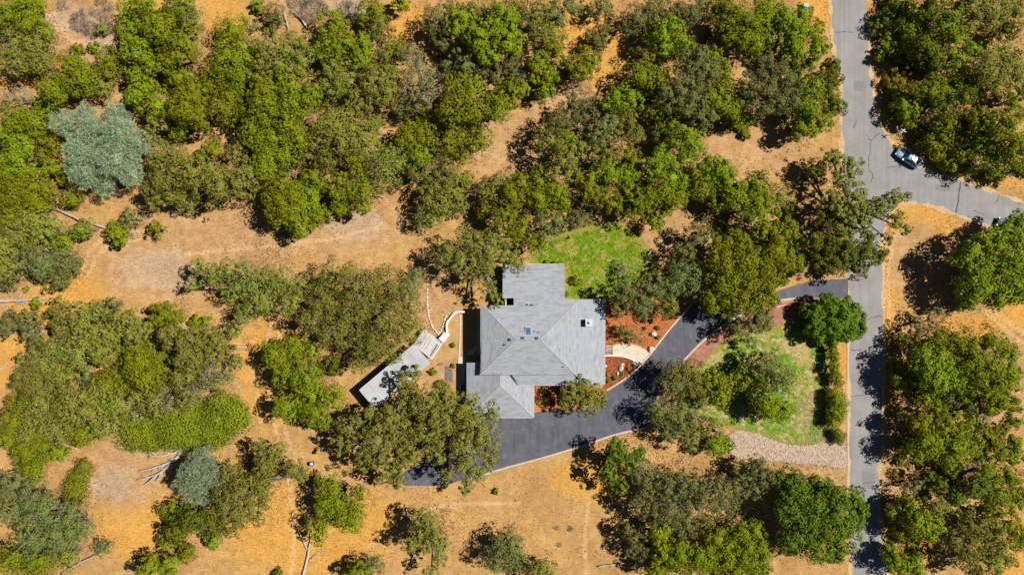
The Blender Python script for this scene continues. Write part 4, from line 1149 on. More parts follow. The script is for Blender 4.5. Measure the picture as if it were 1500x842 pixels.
def crown_arrays(lobes, kind, g):
    """lobes: (x, y, z, r, rz) relative to the tree base -> leaf quads"""
    ll, wr, dens, ncl = ND[kind]
    ll *= g.uniform(.88, 1.22); dens *= g.uniform(.82, 1.12); ck = g.uniform(.85, 1.18)
    P, N, S = [], [], []
    tips = []
    for (x, y, z, r, rz) in lobes:
        c = np.array([x, y, z])
        n = max(6, int(ncl * 1.2 * min(1.6, max(.55, r / 2.3))))
        k = np.arange(n) + 0.5
        zz = 1 - 1.6 * k / n                                     # top down to a little below the equator
        ph = k * 2.39996 + g.uniform(0, 6.28)
        rr = np.sqrt(np.clip(1 - zz * zz, 0, 1))
        d = unit(np.stack([rr * np.cos(ph), rr * np.sin(ph), zz], -1) + g.normal(0, .18, (n, 3)))
        cc = c + d * np.array([r * .74, r * .74, rz * .74]) * g.uniform(.55, 1.16, (n, 1))
        cr = r * g.uniform(.19, .36, n) * min(1.0, 1.25 * (2.3 / max(r, 1.2)) ** .3)
        if kind in 'LH': cr = r * g.uniform(.32, .46, n)
        elif kind in 'GDM': cr = r * g.uniform(.20, .37, n)
        cr = cr * ck
        tips.append((c, cc))
        if kind in 'OSY':                                             # open, ragged crowns
            far = g.random((n, 1)) < .3
            cc = np.where(far, c + (cc - c) * 1.28, cc); cr = np.where(far[:, 0], cr * .72, cr)
            tips[-1] = (c, cc)
        tot = dens * r * r
        w = cr ** 2 / np.sum(cr ** 2)
        cnt = np.maximum(6, (tot * w).astype(int))
        for q in range(n):
            m = cnt[q]
            v = unit(g.normal(0, 1, (m, 3)) + d[q] * .75 + np.array([0, 0, .25]))
            rad = cr[q] * np.where(g.random((m, 1)) < .10, g.uniform(.2, .8, (m, 1)), g.uniform(.78, 1.10, (m, 1)))
            P.append(cc[q] + v * rad * np.array([1, 1, .8]))
            N.append(v * .9 + d[q] * .2 + np.array([0, 0, .15]) + g.normal(0, .24, (m, 3)))
            S.append(np.full(m, 1.0))
    P = np.concatenate(P); N = unit(np.concatenate(N))
    cores = []
    if kind not in 'BYW':
        kk = {'O': .28, 'S': .28, 'P': .3, 'L': .6, 'H': .6}.get(kind, .40)
        for (x, y, z, r, rz) in lobes:
            cv = CORE_V * np.array([r, r, rz]) * kk * (1 + g.normal(0, .13, (len(CORE_V), 1))) + np.array([x, y, z - .06 * r])
            cores.append(cv)
    m = len(P)
    if kind in 'PB':                                              # needles and twigs run outwards
        t1 = unit(N + g.normal(0, .55, (m, 3)) + np.array([.35, .1, 0]))
        t2 = unit(np.cross(t1, N + g.normal(0, .35, (m, 3))))
    else:
        t1 = unit(np.cross(N, g.normal(0, 1, (m, 3))))
        t2 = np.cross(N, t1)
    s = ll * g.uniform(.6, 1.3, (m, 1))
    a, b = t1 * s * .5, t2 * s * wr * .5
    V = np.stack([P - a, P + b + a * .15, P + a, P - b + a * .15], 1).reshape(-1, 3)
    F = np.arange(m * 4).reshape(m, 4)
    for cv in cores:
        F = np.concatenate([F, CORE_F + len(V)]); V = np.concatenate([V, cv])
    V[:, 2] = np.maximum(V[:, 2], 0.03)
    return V, F, tips


def make_tree(kind, lobes_su, sf, name, seed):
    """lobes_su: survey x, y, radius. Returns root empty and its crown radius."""
    g = np.random.default_rng(seed)
    L = np.array(lobes_su, float)
    wgt = L[:, 2] ** 2
    cx, cy = (L[:, 0] * wgt).sum() / wgt.sum(), (L[:, 1] * wgt).sum() / wgt.sum()
    D = np.hypot(L[:, 0] - cx, L[:, 1] - cy)
    Rt = (D + L[:, 2]).max() * MPP
    zc = min(max(1.2 + 0.85 * Rt, 0.9), 6.6) * sf
    if Rt < 1.6: zc = max(.35, .62 * Rt) * (1 if kind not in 'L' else .7)
    if kind == 'L': zc = .95
    if kind == 'B': zc = .55
    if (1262 < cx < 1350 and cy < 265) or (1340 < cx < 1430 and 180 < cy < 265): zc *= .5          # low scrub along the road bend
    elif 1285 < cx < 1345 and cy > 470: zc *= .8
    bx, by = at(cx, cy, zc)
    bz = ground_z(bx, by)
    lob = []
    for (x, y, r), d in zip(L, D):
        dn = min(1.0, d * MPP / max(Rt, .1))
        z = zc * (1 - .30 * dn * dn) * (g.uniform(.6, 1.55) if kind == 'L' else g.uniform(.72, 1.28) if kind == 'P' else g.uniform(.90, 1.12))
        rm = r * MPP * (1 - z / CAM_H) * 1.0
        flat = .72 if kind not in 'LB' else min(.5, .9 / max(rm, .1))
        rz = min(rm * flat, z * .92)
        X, Y = at(x, y, z)
        lob.append((X - bx, Y - by, z, rm, rz))
    V, F, tips = crown_arrays(lob, kind, g)
    root = empty(name, (bx, by, bz))
    me = mesh_from_arrays('crown', V, F)
    link('crown' if Rt > 1.3 else 'foliage', me, LEAF[kind], root)
    # trunk and limbs
    b = MB()
    r2 = random.Random(seed)
    if Rt > 1.3 and kind not in 'LB':
        fork = Vector((r2.uniform(-.3, .3), r2.uniform(-.3, .3), zc * .38))
        rt = min(.42, .10 + .035 * Rt)
        b.tube([(0, 0, -.12), (fork.x * .4, fork.y * .4, fork.z * .5), fork], [rt * 1.25, rt, rt * .85], 8)
        for (c, cc) in tips:
            c = Vector(c)
            mid = fork.lerp(c, .55) + Vector((r2.uniform(-.3, .3), r2.uniform(-.3, .3), r2.uniform(0, .35)))
            b.tube([fork, mid, c], [rt * .62, rt * .42, rt * .26], 6)
            for q in range(0, len(cc), 2 if kind in 'OYSB' else 4):
                e = Vector(cc[q]); e = c + (e - c) * (1.12 if kind in 'OYS' else .9)
                m2 = c.lerp(e, .5) + Vector((r2.uniform(-.15, .15), r2.uniform(-.15, .15), .1))
                b.tube([c, m2, e], [rt * .2, rt * .13, .02], 4, cap=False)
        b.build('trunk', BARK, root)
    else:
        for k in range(3):
            a = k * 2.1 + r2.random()
            b.tube([(0, 0, -.06), (math.cos(a) * Rt * .25, math.sin(a) * Rt * .25, max(.12, zc * .5)), (math.cos(a) * Rt * .5, math.sin(a) * Rt * .5, max(.18, zc * .8))], [.05, .035, .012], 5)
        b.build('stem', BARK, root)
    return root, Rt, (cx, cy), zc


ALL_LOBES = []
seed = 100
for lab, kind, sf, cat, lobes in BIG:
    lobes = [(x, y, r * (R.uniform(.75, 1.2) if kind == 'L' else 1) * {'P': .82, 'L': 1.15, 'M': 1.0, 'O': 1.06, 'S': 1.08}.get(kind, 1.14)) for x, y, r in lobes]
    nm = {'pine': 'pine_tree', 'oak tree': 'oak_tree', 'tree': 'broadleaf_tree', 'shrub': 'shrub', 'bush': 'bush'}[cat]
    root, Rt, cen, zc = make_tree(kind, lobes, sf, nm, seed)
    tag(root, lab, cat)
    ALL_LOBES += [(x, y, r) for x, y, r in lobes]
    seed += 1

# gather thicket crowns into single trees
pts = []
for key, txt in THICK.items():
    tk = txt.split()
    for i in range(0, len(tk), 4):
        x, y, r = ORG[key][0] + float(tk[i + 1]) / SC, ORG[key][1] + float(tk[i + 2]) / SC, float(tk[i + 3]) / SC
        r *= 1.17
        if any(math.hypot(x - a, y - b_) < .5 * min(r, c_) for a, b_, c_ in ALL_LOBES): continue
        if any(math.hypot(x - q[0], y - q[1]) < .45 * min(r, q[2]) for q in pts): continue
        pts.append((x, y, r, tk[i]))
# undergrowth closing the gaps inside the thickets
HULLS = [[(60, 105), (180, 0), (300, 0), (290, 60), (420, 40), (560, 30), (600, 70), (720, 110), (700, 220), (620, 300), (480, 320), (400, 300), (230, 240), (200, 160), (70, 160)],
         [(640, 0), (830, 0), (830, 90), (760, 150), (640, 100)], [(880, 100), (1090, 20), (1220, 60), (1230, 180), (1100, 200), (1040, 180), (960, 300), (820, 260), (790, 200)],
         [(1290, 0), (1500, 0), (1500, 270), (1340, 210), (1290, 110)], [(1310, 480), (1490, 500), (1490, 842), (1330, 842), (1310, 640)],
         [(700, 290), (960, 240), (1160, 260), (1170, 420), (1060, 440), (1030, 340), (880, 320), (800, 350)], [(30, 470), (340, 470), (350, 560), (200, 620), (30, 660)], [(0, 150), (80, 170), (80, 290), (0, 330)]]
for hull in HULLS:
    hx = [p_[0] for p_ in hull]; hy = [p_[1] for p_ in hull]
    for _ in range(260):
        x, y, r = R.uniform(min(hx), max(hx)), R.uniform(min(hy), max(hy)), R.uniform(9, 16)
        if poly_dist(np.array([x]), np.array([y]), hull)[0] > 0: continue
        if any(math.hypot(x - a, y - b_) < c_ * .72 + r * .35 for a, b_, c_ in ALL_LOBES) or any(math.hypot(x - q[0], y - q[1]) < q[2] * .72 + r * .35 for q in pts): continue
        near = min(pts, key=lambda q: math.hypot(x - q[0], y - q[1]))
        pts.append((x, y, r, near[3] if near[3] not in 'BW' else 'O'))
used = [False] * len(pts)
order = sorted(range(len(pts)), key=lambda i: -pts[i][2])
TREES = []
for i in order:
    if used[i]: continue
    used[i] = True
    x, y, r, k = pts[i]
    grp = [(x, y, r)]
    if r > 14:
        cand = sorted((math.hypot(pts[j][0] - x, pts[j][1] - y), j) for j in range(len(pts)) if not used[j] and pts[j][3] == k and pts[j][2] > 9)
        lim = R.choice([2, 2, 3, 3, 4])
        for d, j in cand:
            if len(grp) >= lim or d > .95 * (r + pts[j][2]): break
            used[j] = True; grp.append(pts[j][:3])
    TREES.append((k, grp))

# (area, where it grows, landmark used to tell look-alikes apart, landmark position)
PINE, SHEDL, SILVER, LAWNL, GARAGE = ('the big pine', (150, 215)), ('the outbuilding', (580, 545)), ('the pale blue car', (1332, 231)), ('the back lawn', (870, 385)), ('the garage', (735, 590))
REGIONS = [((0, 0, 112, 160), 'beside the bare brushy slope', PINE), ((85, 0, 250, 60), 'on the bare brushy slope', PINE), ((110, 0, 420, 250), 'in the pine thicket', PINE),
           ((0, 140, 110, 310), 'behind the fallen trunks', PINE), ((330, 0, 520, 50), 'among the dead twigs', PINE),
           ((110, 215, 500, 370), 'edging the dirt clearing', SHEDL), ((420, 0, 700, 320), 'in the mixed thicket', SHEDL),
           ((690, 0, 860, 190), 'beside the golden trail', LAWNL), ((860, 0, 1070, 130), 'beyond the golden trail', LAWNL),
           ((1070, 0, 1245, 235), 'in the lane-side grove', SILVER), ((700, 130, 960, 300), 'beside the bare glade', LAWNL), ((860, 40, 1130, 330), 'behind the earth bank', LAWNL),
           ((700, 270, 960, 400), 'edging the back lawn', LAWNL), ((880, 270, 1190, 470), 'between lawn and driveway', LAWNL), ((1160, 220, 1330, 400), 'under the road-fork oaks', SILVER),
           ((1270, 0, 1500, 300), 'inside the road bend', SILVER), ((1290, 300, 1500, 470), 'on the dry verge', SILVER), ((1280, 440, 1500, 640), 'in the roadside wood', SILVER),
           ((1280, 640, 1500, 900), 'in the lower wood', SILVER), ((930, 440, 1180, 640), 'on the front lawn', GARAGE), ((1060, 620, 1250, 900), 'beside the gravel swale', GARAGE),
           ((850, 620, 1130, 900), 'between field and road', GARAGE), ((0, 290, 160, 445), 'among the fallen trunks', PINE), ((0, 440, 350, 560), 'in the scrub island', SHEDL),
           ((0, 540, 200, 720), 'in the lower scrub island', SHEDL), ((180, 540, 380, 660), 'by the low shrub mat', SHEDL), ((0, 640, 180, 900), 'around the dark grey-olive oak', SHEDL),
           ((200, 640, 480, 900), 'below the smaller pine', SHEDL), ((520, 330, 720, 600), 'in the orange dirt yard', SHEDL), ((480, 600, 870, 900), 'in the dry mown field', GARAGE),
           ((870, 430, 1000, 600), 'near the entrance path', GARAGE)]
COLW = {'G': 'bright green', 'D': 'dark green', 'O': 'olive', 'S': 'grey-green', 'Y': 'pale sage', 'W': 'yellow', 'B': 'dry brown'}
made = {}
for k, grp in TREES:
    Rm = max(g_[2] for g_ in grp) * MPP
    small = len(grp) == 1 and Rm < 1.5
    nm, cat = ('dry_brush', 'brush') if k == 'B' else (('shrub', 'shrub') if small else (('scrub_oak', 'tree') if Rm < 2.3 and len(grp) < 3 else ('oak_tree', 'tree')))
    root, Rt, (cx, cy), zc = make_tree(k, grp, R.uniform(.82, 1.12), nm, seed)
    seed += 1
    where, mark = next(((w_, m_) for (x0, y0, x1, y1), w_, m_ in REGIONS if x0 <= cx <= x1 and y0 <= cy <= y1), ('on the golden slope', GARAGE))
    size = ('tiny' if Rt < .7 else 'small') if small else ('small' if Rt < 2.8 else 'medium-sized' if Rt < 4.1 else 'large' if Rt < 5.2 else 'huge')
    form = {1: 'single-domed', 2: 'twin-domed', 3: 'three-lobed', 4: 'four-lobed'}[len(grp)]
    what = {'dry_brush': 'brush', 'shrub': 'shrub', 'scrub_oak': 'scrub oak', 'oak_tree': 'oak'}[nm]
    lab = f'{size} {form + " " if not small else ""}{COLW[k]} {what}'
    tag(root, None, cat, f'{COLW[k]} {what}s {where}')
    dd = math.hypot(cx - mark[1][0], cy - mark[1][1])
    made.setdefault((lab, where, mark[0]), []).append((dd, root))
    ALL_LOBES += grp
ORD = ['nearest', 'second nearest', 'third nearest', 'fourth nearest', 'fifth nearest', 'sixth nearest', 'seventh nearest', 'eighth nearest', 'ninth nearest', 'tenth nearest']
for (lab, where, mark), L_ in made.items():
    L_.sort(key=lambda e: e[0])
    for i, (dd, o) in enumerate(L_):
        o['label'] = f'{lab} {where}' + ('' if len(L_) == 1 else f', {ORD[min(i, 9)]} {mark}')

# clipped hedges and bed shrubs
for lab, kind, lobes, hgt, nm in (
        ('clipped green and rust hedge, tallest one beside the road', 'H', [(1224, 578, 12), (1226, 588, 14), (1227, 600, 14), (1225, 610, 13), (1222, 617, 10)], 1.5, 'hedge'),
        ('small clipped hedge ball at the end of the gravel swale', 'H', [(1226, 634, 9), (1231, 638, 9), (1229, 644, 8)], 1.1, 'hedge'),
        ('ragged rust-brown hedge under the round deep green tree', 'H', [(1219, 512, 8), (1222, 524, 9), (1222, 538, 9), (1224, 550, 9), (1228, 560, 8)], 1.2, 'hedge'),
        ('dark red bush against the round deep green tree', 'R', [(1176, 444, 8), (1181, 438, 6), (1174, 452, 6)], 1.3, 'bush')):
    root, Rt, cen, zc = make_tree(kind, lobes, .42, nm, seed); seed += 1
    tag(root, lab, nm)
    ALL_LOBES += lobes
bedp = [(964.5, 480, 'O', 'low olive shrub above the lone large boulder'), (963.6, 494, 'O', 'olive shrub beside the kerb below the lone large boulder'), (920.8, 540, 'W', 'yellowish shrub between two boulders in the lower bark bed'),
        (911.3, 547.4, 'O', 'rounded olive shrub below the clustered boulders'), (901, 553, 'O', 'olive shrub beside the small boulder in the lower bark bed'), (890.4, 548.4, 'W', 'yellowish shrub near the house wall in the lower bark bed'),
        (890.8, 558, 'O', 'tiny olive shrub at the corner of house and kerb'), (945, 480, 'W', 'yellowish shrub in the middle of the upper bark bed'), (900, 480, 'O', 'olive shrub against the east house wall'),
        (905, 462, 'O', 'olive shrub under the grey-green trees by the chimney side'), (955, 470, 'O', 'olive shrub at the shaded edge of the upper bark bed')]
for x, y, k, lab in bedp:
    root, Rt, cen, zc = make_tree(k, [(x, y, R.uniform(2.2, 4.2)), (x + 1, y + 1, 2)], 1.0, 'bed_shrub', seed); seed += 1
    tag(root, lab, 'shrub', 'shrubs in the orange bark beds')
for x, y, r, k, lab in ((795, 572, 5, 'G', 'low green shrub nearest the garage under the porch eave'), (790, 588, 5, 'W', 'low yellow shrub beside the garage wall'), (810, 590, 5, 'R', 'dark red shrub at the driveway edge of the porch strip'),
                   (825, 577, 5, 'G', 'low green shrub beside the compact porch oak'), (800, 580, 4, 'R', 'smaller dark red shrub between green shrubs under the porch eave')):
    root, Rt, cen, zc = make_tree(k, [(x, y, r)], 1.0, 'bed_shrub', seed); seed += 1
    tag(root, lab, 'shrub', 'shrubs under the porch eave')
for x, y, r, lab in ((800, 384, 3.2, 'small green shrub at the north wall, first from the big oak'), (818, 385.5, 4, 'largest green shrub at the north wall, beside the lawn corner'), (811, 386, 3, 'smallest green shrub at the north wall, between its two neighbours')):
    root, Rt, cen, zc = make_tree('G', [(x, y, r)], 1.0, 'bed_shrub', seed); seed += 1
    tag(root, lab, 'shrub', 'shrubs along the north wall')

# ------------------------------------------------------------------ dead wood
def dead_wood(name, label, cat, stems, seed, fork=3, lift=.25):
    """stems: list of (survey polyline, base radius)"""
    r2 = random.Random(seed)
    x0, y0 = at(*stems[0][0][0])
    z0 = ground_z(x0, y0)
    root = empty(name, (x0, y0, z0)); tag(root, label, cat)
    for pl, rad in stems:
        P = smooth_line(pl, 4)
        n = len(P)
        Q = []
        for i, (px, py) in enumerate(P):
            u = i / (n - 1)
            x, y = at(px, py)
            Q.append(Vector((x - x0 + r2.uniform(-.06, .06), y - y0 + r2.uniform(-.06, .06), ground_z(x, y) - z0 + rad * .8 + lift * math.sin(u * 2.2) * (1 if rad < .25 else .3))))
        b = MB(); b.tube(Q, [rad * (1 - .78 * i / (n - 1)) for i in range(n)], 7)
        lo = b.build('limb', DEADWOOD, root, smooth=True)
        for k in range(fork):
            i = r2.randrange(n // 4, n - 1)
            d = (Q[min(i + 1, n - 1)] - Q[max(i - 1, 0)]).normalized()
            a = r2.choice((-1, 1)) * r2.uniform(.5, 1.0)
            d2_ = Vector((d.x * math.cos(a) - d.y * math.sin(a), d.x * math.sin(a) + d.y * math.cos(a), r2.uniform(-.05, .3)))
            l = r2.uniform(.8, 2.0)
            rr = max(.025, rad * (1 - .78 * i / (n - 1)) * .55)
            e = Q[i] + d2_ * l; e.z = max(e.z, .03)
            m = Q[i] + d2_ * l * .5 + Vector((r2.uniform(-.15, .15), r2.uniform(-.15, .15), .05))
            b = MB(); b.tube([Q[i], m, e], [rr, rr * .7, .012], 5); b.build('twig', DEADWOOD, lo, smooth=True)
    return root


def z1(ox, oy, pts): return [(ox + x / SC, oy + y / SC) for x, y in pts]


dead_wood('dead_branch', 'fan of bleached dead branches lying between pine and dirt patch', 'dead branch',
          [(z1(0, 542, [(765, 310), (700, 310), (650, 270), (590, 205)]), .46), (z1(0, 542, [(755, 325), (690, 345), (620, 350)]), .34),
           (z1(0, 542, [(755, 330), (715, 370), (650, 395), (580, 410)]), .34), (z1(0, 542, [(760, 325), (700, 390), (640, 430), (570, 445)]), .36), (z1(0, 542, [(745, 345), (690, 400), (640, 440), (610, 465)]), .24)], 1, 4, .7)
dead_wood('fallen_trunk', 'pale forked dead trunk lying on golden grass beside a green oak', 'dead trunk',
          [(z1(370, 542, [(205, 860), (228, 760), (238, 700), (242, 660)]), .26), (z1(370, 542, [(228, 745), (205, 690), (185, 640), (175, 615)]), .15), (z1(370, 542, [(228, 790), (255, 760), (290, 735)]), .09)], 2, 2)
dead_wood('fallen_trunk', 'thick grey fallen trunk with tangled limbs by golden grass', 'dead trunk',
          [(z1(0, 270, [(-40, 480), (40, 478), (120, 475), (210, 468)]), .42), (z1(0, 270, [(60, 480), (100, 490), (125, 470)]), .16), (z1(0, 270, [(0, 500), (50, 515), (80, 525)]), .14)], 3, 4)
dead_wood('fallen_trunk', 'short thick grey log end lying in the golden grass', 'dead trunk', [(z1(0, 270, [(-40, 428), (20, 430), (70, 424)]), .45)], 4, 1)
dead_wood('dead_branch', 'long bleached branch across the scrub beside the dirt clearing', 'dead branch', [(z1(0, 270, [(450, 185), (400, 165), (340, 145), (280, 115), (235, 100)]), .22), (z1(0, 270, [(345, 150), (330, 175), (328, 195)]), .1)], 5, 4, .9)
dead_wood('dead_branch', 'twisted bleached limb between grey-green bushes', 'dead branch', [(z1(0, 270, [(320, 300), (260, 285), (200, 270), (150, 238)]), .22), (z1(0, 270, [(200, 270), (175, 255), (160, 235)]), .12)], 6, 4, .8)
dead_wood('dead_branch', 'thin grey branch crossing the olive scrub', 'dead branch', [(z1(0, 270, [(250, 155), (200, 145), (140, 160), (95, 170)]), .12)], 7, 3, 1.6)
dead_wood('dead_branch', 'forked dead limb at the edge of the scrub island', 'dead branch', [(z1(0, 270, [(30, 610), (90, 606), (150, 602)]), .2), (z1(0, 270, [(150, 600), (125, 580), (112, 555)]), .13), (z1(0, 270, [(128, 583), (130, 560), (128, 548)]), .08)], 8, 2)
dead_wood('fallen_trunk', 'broken pale log lying in open golden grass', 'dead trunk', [(z1(0, 270, [(75, 760), (95, 725), (110, 700)]), .28), (z1(0, 270, [(112, 700), (125, 680), (135, 660), (140, 620)]), .12)], 9, 2)
dead_wood('fallen_trunk', 'pale log fragment beside the broken log', 'dead trunk', [(z1(0, 270, [(-10, 770), (10, 752), (25, 738)]), .22)], 10, 1)
dead_wood('dead_branch', 'bleached limb poking out of the olive oak onto the track', 'dead branch', [(z1(0, 270, [(1022, 668), (985, 669), (950, 668)]), .24)], 11, 0)
dead_wood('dead_branch', 'bare white limb through the top of the olive scrub', 'dead branch', [(z1(0, 270, [(740, 602), (790, 598), (835, 598), (870, 575)]), .12), (z1(0, 270, [(840, 590), (855, 615), (868, 635)]), .1)], 12, 2, 3.6)
dead_wood('dead_branch', 'curled white twigs standing above the scrub island', 'dead branch', [(z1(0, 270, [(280, 655), (282, 625), (300, 610), (330, 608)]), .1), (z1(0, 270, [(283, 630), (295, 640), (300, 655)]), .06)], 13, 3, 3.4)
dead_wood('dead_branch', 'fallen grey branch under the dark grey-olive oak', 'dead branch', [(z1(0, 542, [(250, 840), (330, 790), (400, 755), (470, 718)]), .2), (z1(0, 542, [(400, 757), (405, 735), (440, 715)]), .1)], 14, 4, .5)
dead_wood('dead_branch', 'grey dead log with twin stems on the thicket edge', 'dead branch', [(z1(370, 0, [(225, 118), (200, 80), (165, 45)]), .2), (z1(370, 0, [(150, 130), (140, 80), (132, 25)]), .13)], 15, 4, .4)
dead_wood('dead_branch', 'heap of grey dead twigs among the thicket bushes', 'dead branch', [(z1(370, 0, [(420, 105), (405, 60), (410, 10)]), .12), (z1(370, 0, [(420, 100), (380, 50), (350, 20)]), .1), (z1(370, 0, [(430, 95), (430, 50), (440, 0)]), .1)], 16, 5, .5)
dead_wood('dead_branch', 'pale log lying at the end of the dry field', 'dead branch', [(z1(740, 542, [(380, 805), (430, 795), (480, 788), (515, 786)]), .16)], 17, 1)
dead_wood('dead_branch', 'small forked dead branch by the round green bush', 'dead branch', [(z1(0, 542, [(715, 808), (740, 785), (775, 770)]), .1), (z1(0, 542, [(740, 785), (728, 770)]), .06)], 18, 2)
dead_wood('dead_branch', 'white bare limb across the olive oak at the scrub island', 'dead branch', [(z1(0, 270, [(800, 745), (825, 715), (850, 690)]), .12), (z1(0, 270, [(905, 720), (930, 705), (945, 690)]), .08)], 19, 3, 3.4)

dead_wood('dead_branch', 'dead stick arching over grey-green scrub at the thick trunk', 'dead branch', [(z1(0, 270, [(0, 575), (30, 590), (60, 612)]), .1)], 21, 3, .6)
dead_wood('dead_branch', 'slim bleached pole between the two thick fallen trunks', 'dead branch', [(z1(0, 270, [(40, 462), (85, 452), (120, 432)]), .09)], 22, 3, .4)
dead_wood('fallen_trunk', 'long pale split log pointing at the scrub island', 'dead trunk', [(z1(0, 270, [(85, 745), (100, 715), (118, 690)]), .2), (z1(0, 270, [(40, 762), (65, 752), (85, 742)]), .12)], 23, 2)
dead_wood('dead_branch', 'scatter of grey sticks at the golden slope foot', 'dead branch', [(z1(0, 270, [(25, 840), (40, 825), (60, 815)]), .1), (z1(0, 270, [(20, 815), (35, 830)]), .07)], 24, 3)
dead_wood('dead_branch', 'pale limb lying behind the big pine', 'dead branch', [(z1(0, 0, [(110, 735), (160, 745), (210, 755), (240, 770)]), .14)], 25, 3, .3)
dead_wood('dead_branch', 'pale limb under the single green bush in the clearing edge', 'dead branch', [(z1(370, 0, [(120, 706), (150, 702), (185, 712)]), .12)], 26, 2, .3)
dead_wood('dead_branch', 'grey log below the mixed thicket', 'dead branch', [(z1(370, 0, [(470, 800), (510, 805), (545, 812)]), .18)], 27, 2, .3)

# ------------------------------------------------------------------ vehicles
def paint(name, c, metal=0.3):
    t = NT(name)
    m = t.fin(t.mix(t.noise(3, 3), c, tuple(min(1, v * 1.08) for v in c)), 0.25, 0.5, metal)
    t.b.inputs['Coat Weight'].default_value = 0.6
    return m


M_SILVER = paint('silver_paint', (0.34, 0.48, 0.72))
M_WHITECAR = paint('grey_car_paint', (0.20, 0.20, 0.25), 0.0)
M_TYRE = speckled('tyre_rubber', (0.012, 0.012, 0.012), (0.03, 0.03, 0.03), 8, rough=0.8, bump=0.2)
M_RIM = speckled('wheel_alloy', (0.35, 0.35, 0.36), (0.5, 0.5, 0.52), 4, rough=0.35, bump=0.05, metal=0.7)
t = NT('lamp_lens'); M_LENS = t.fin(t.mix(t.noise(9, 2), (0.55, 0.56, 0.58), (0.7, 0.7, 0.72)), 0.1, 0.6)
t = NT('tail_lens'); M_TAIL = t.fin(t.mix(t.noise(9, 2), (0.22, 0.01, 0.01), (0.32, 0.02, 0.02)), 0.2, 0.5)


def loft(stations, closed_ends=True):
    b = MB(); n = len(stations[0])
    for s in stations: b.v += s
    for i in range(len(stations) - 1):
        for k in range(n - 1):
            b.f.append((i * n + k, i * n + k + 1, (i + 1) * n + k + 1, (i + 1) * n + k)); b.mi.append(0)
    if closed_ends:
        b.f.append(tuple(range(n))[::-1]); b.mi.append(0)
        e = (len(stations) - 1) * n
        b.f.append(tuple(range(e, e + n))); b.mi.append(0)
    return b


def make_car(label, px, py, ang, mat):
    x, y = at(px, py, .8)
    root = empty('parked_car', (x, y, 0.022), ang); tag(root, label, 'car')
    prof = [(-2.42, .60, .42, .66), (-2.36, .78, .30, .88), (-2.1, .88, .24, .98), (-1.6, .92, .20, 1.0), (-.6, .93, .19, .98), (.6, .93, .19, .97), (1.2, .92, .2, .95), (1.8, .89, .22, .86), (2.2, .80, .26, .76), (2.4, .58, .36, .60)]
    S = []
    for X, w, zb, zt in prof:
        half = [(w * .86, zb), (w, zb + .18), (w * .99, zt - .2), (w * .93, zt - .05), (w * .70, zt), (0, zt + .025)]
        S.append([(X, yy, zz) for yy, zz in half] + [(X, -yy, zz) for yy, zz in half[-2::-1]])
    bo = loft(S).build('body', mat, root, smooth=True)
    # glass house
    cab = [(-1.95, .72, .99, 1.0), (-1.55, .74, .98, 1.28), (-1.2, .74, .97, 1.42), (-.3, .75, .97, 1.47), (.35, .74, .97, 1.43), (.75, .72, .97, 1.22), (1.2, .70, .95, .97)]
    S = []
    for X, w, zb, zt in cab:
        k = (zt - zb) / .5
        half = [(w * 1.12, zb - .03), (w * (1.12 - .22 * k), zt - .03 * k), (w * .5, zt), (0, zt + .005)]
        S.append([(X, yy, zz) for yy, zz in half] + [(X, -yy, zz) for yy, zz in half[-2::-1]])
    loft(S).build('window', M_GLASS, root, smooth=True)
    S = []
    for X, w, zt in ((-1.25, .60, 1.43), (-1.1, .63, 1.455), (-.3, .65, 1.495), (.3, .63, 1.47), (.45, .60, 1.43)):
        half = [(w * 1.0, zt - .045), (w * .93, zt), (w * .5, zt + .02), (0, zt + .027)]
        S.append([(X, yy, zz) for yy, zz in half] + [(X, -yy, zz) for yy, zz in half[-2::-1]])
    loft(S).build('roof', mat, root, smooth=True)
    for s in (-1, 1):                                           # pillars
        b = MB(); b.tube([(.42, s * .60, 1.44), (.80, s * .70, 1.21), (1.2, s * .80, .96)], .045, 5); b.build('pillar', mat, root)
        b = MB(); b.tube([(-1.22, s * .60, 1.43), (-1.56, s * .67, 1.26), (-1.95, s * .79, .98)], .06, 5); b.build('pillar', mat, root)
        b = MB(); b.tube([(-.4, s * .66, 1.46), (-.42, s * .85, .96)], .035, 5); b.build('pillar', mat, root)
        b = MB(); b.box((.85, s * 1.0, 1.02), (.16, .2, .13)); b.build('mirror', mat, root)
        b = MB(); b.box((2.25, s * .62, .66), (.22, .3, .1), s * -.35); b.build('headlight', M_LENS, root)
        b = MB(); b.box((-2.36, s * .64, .78), (.12, .3, .14), s * .25); b.build('tail_light', M_TAIL, root)
        for X in (.15, -.95):
            b = MB(); b.box((X, s * .935, .80), (.18, .035, .03)); b.build('door_handle', M_RIM, bo)
        for X in (-1.45, 1.45):
            b = MB(); b.tube([(X, s * .74, .33), (X, s * .94, .33)], .33, 18); wo = b.build('wheel', M_TYRE, root)
            b = MB(); b.tube([(X, s * .90, .33), (X, s * .955, .33)], .21, 12); b.build('rim', M_RIM, wo)
    for X, zz in ((2.42, .42), (-2.43, .48)):
        b = MB(); b.box((X - math.copysign(.05, X), 0, zz), (.12, 1.3, .2)); b.build('bumper', M_VENT, root)
    return root


make_car('pale blue car parked at the road bend, half in tree shade', 1332, 231, math.radians(147), M_SILVER)
make_car('grey car mostly hidden under the verge oak beside the road', 1481, 331, math.radians(159), M_WHITECAR)

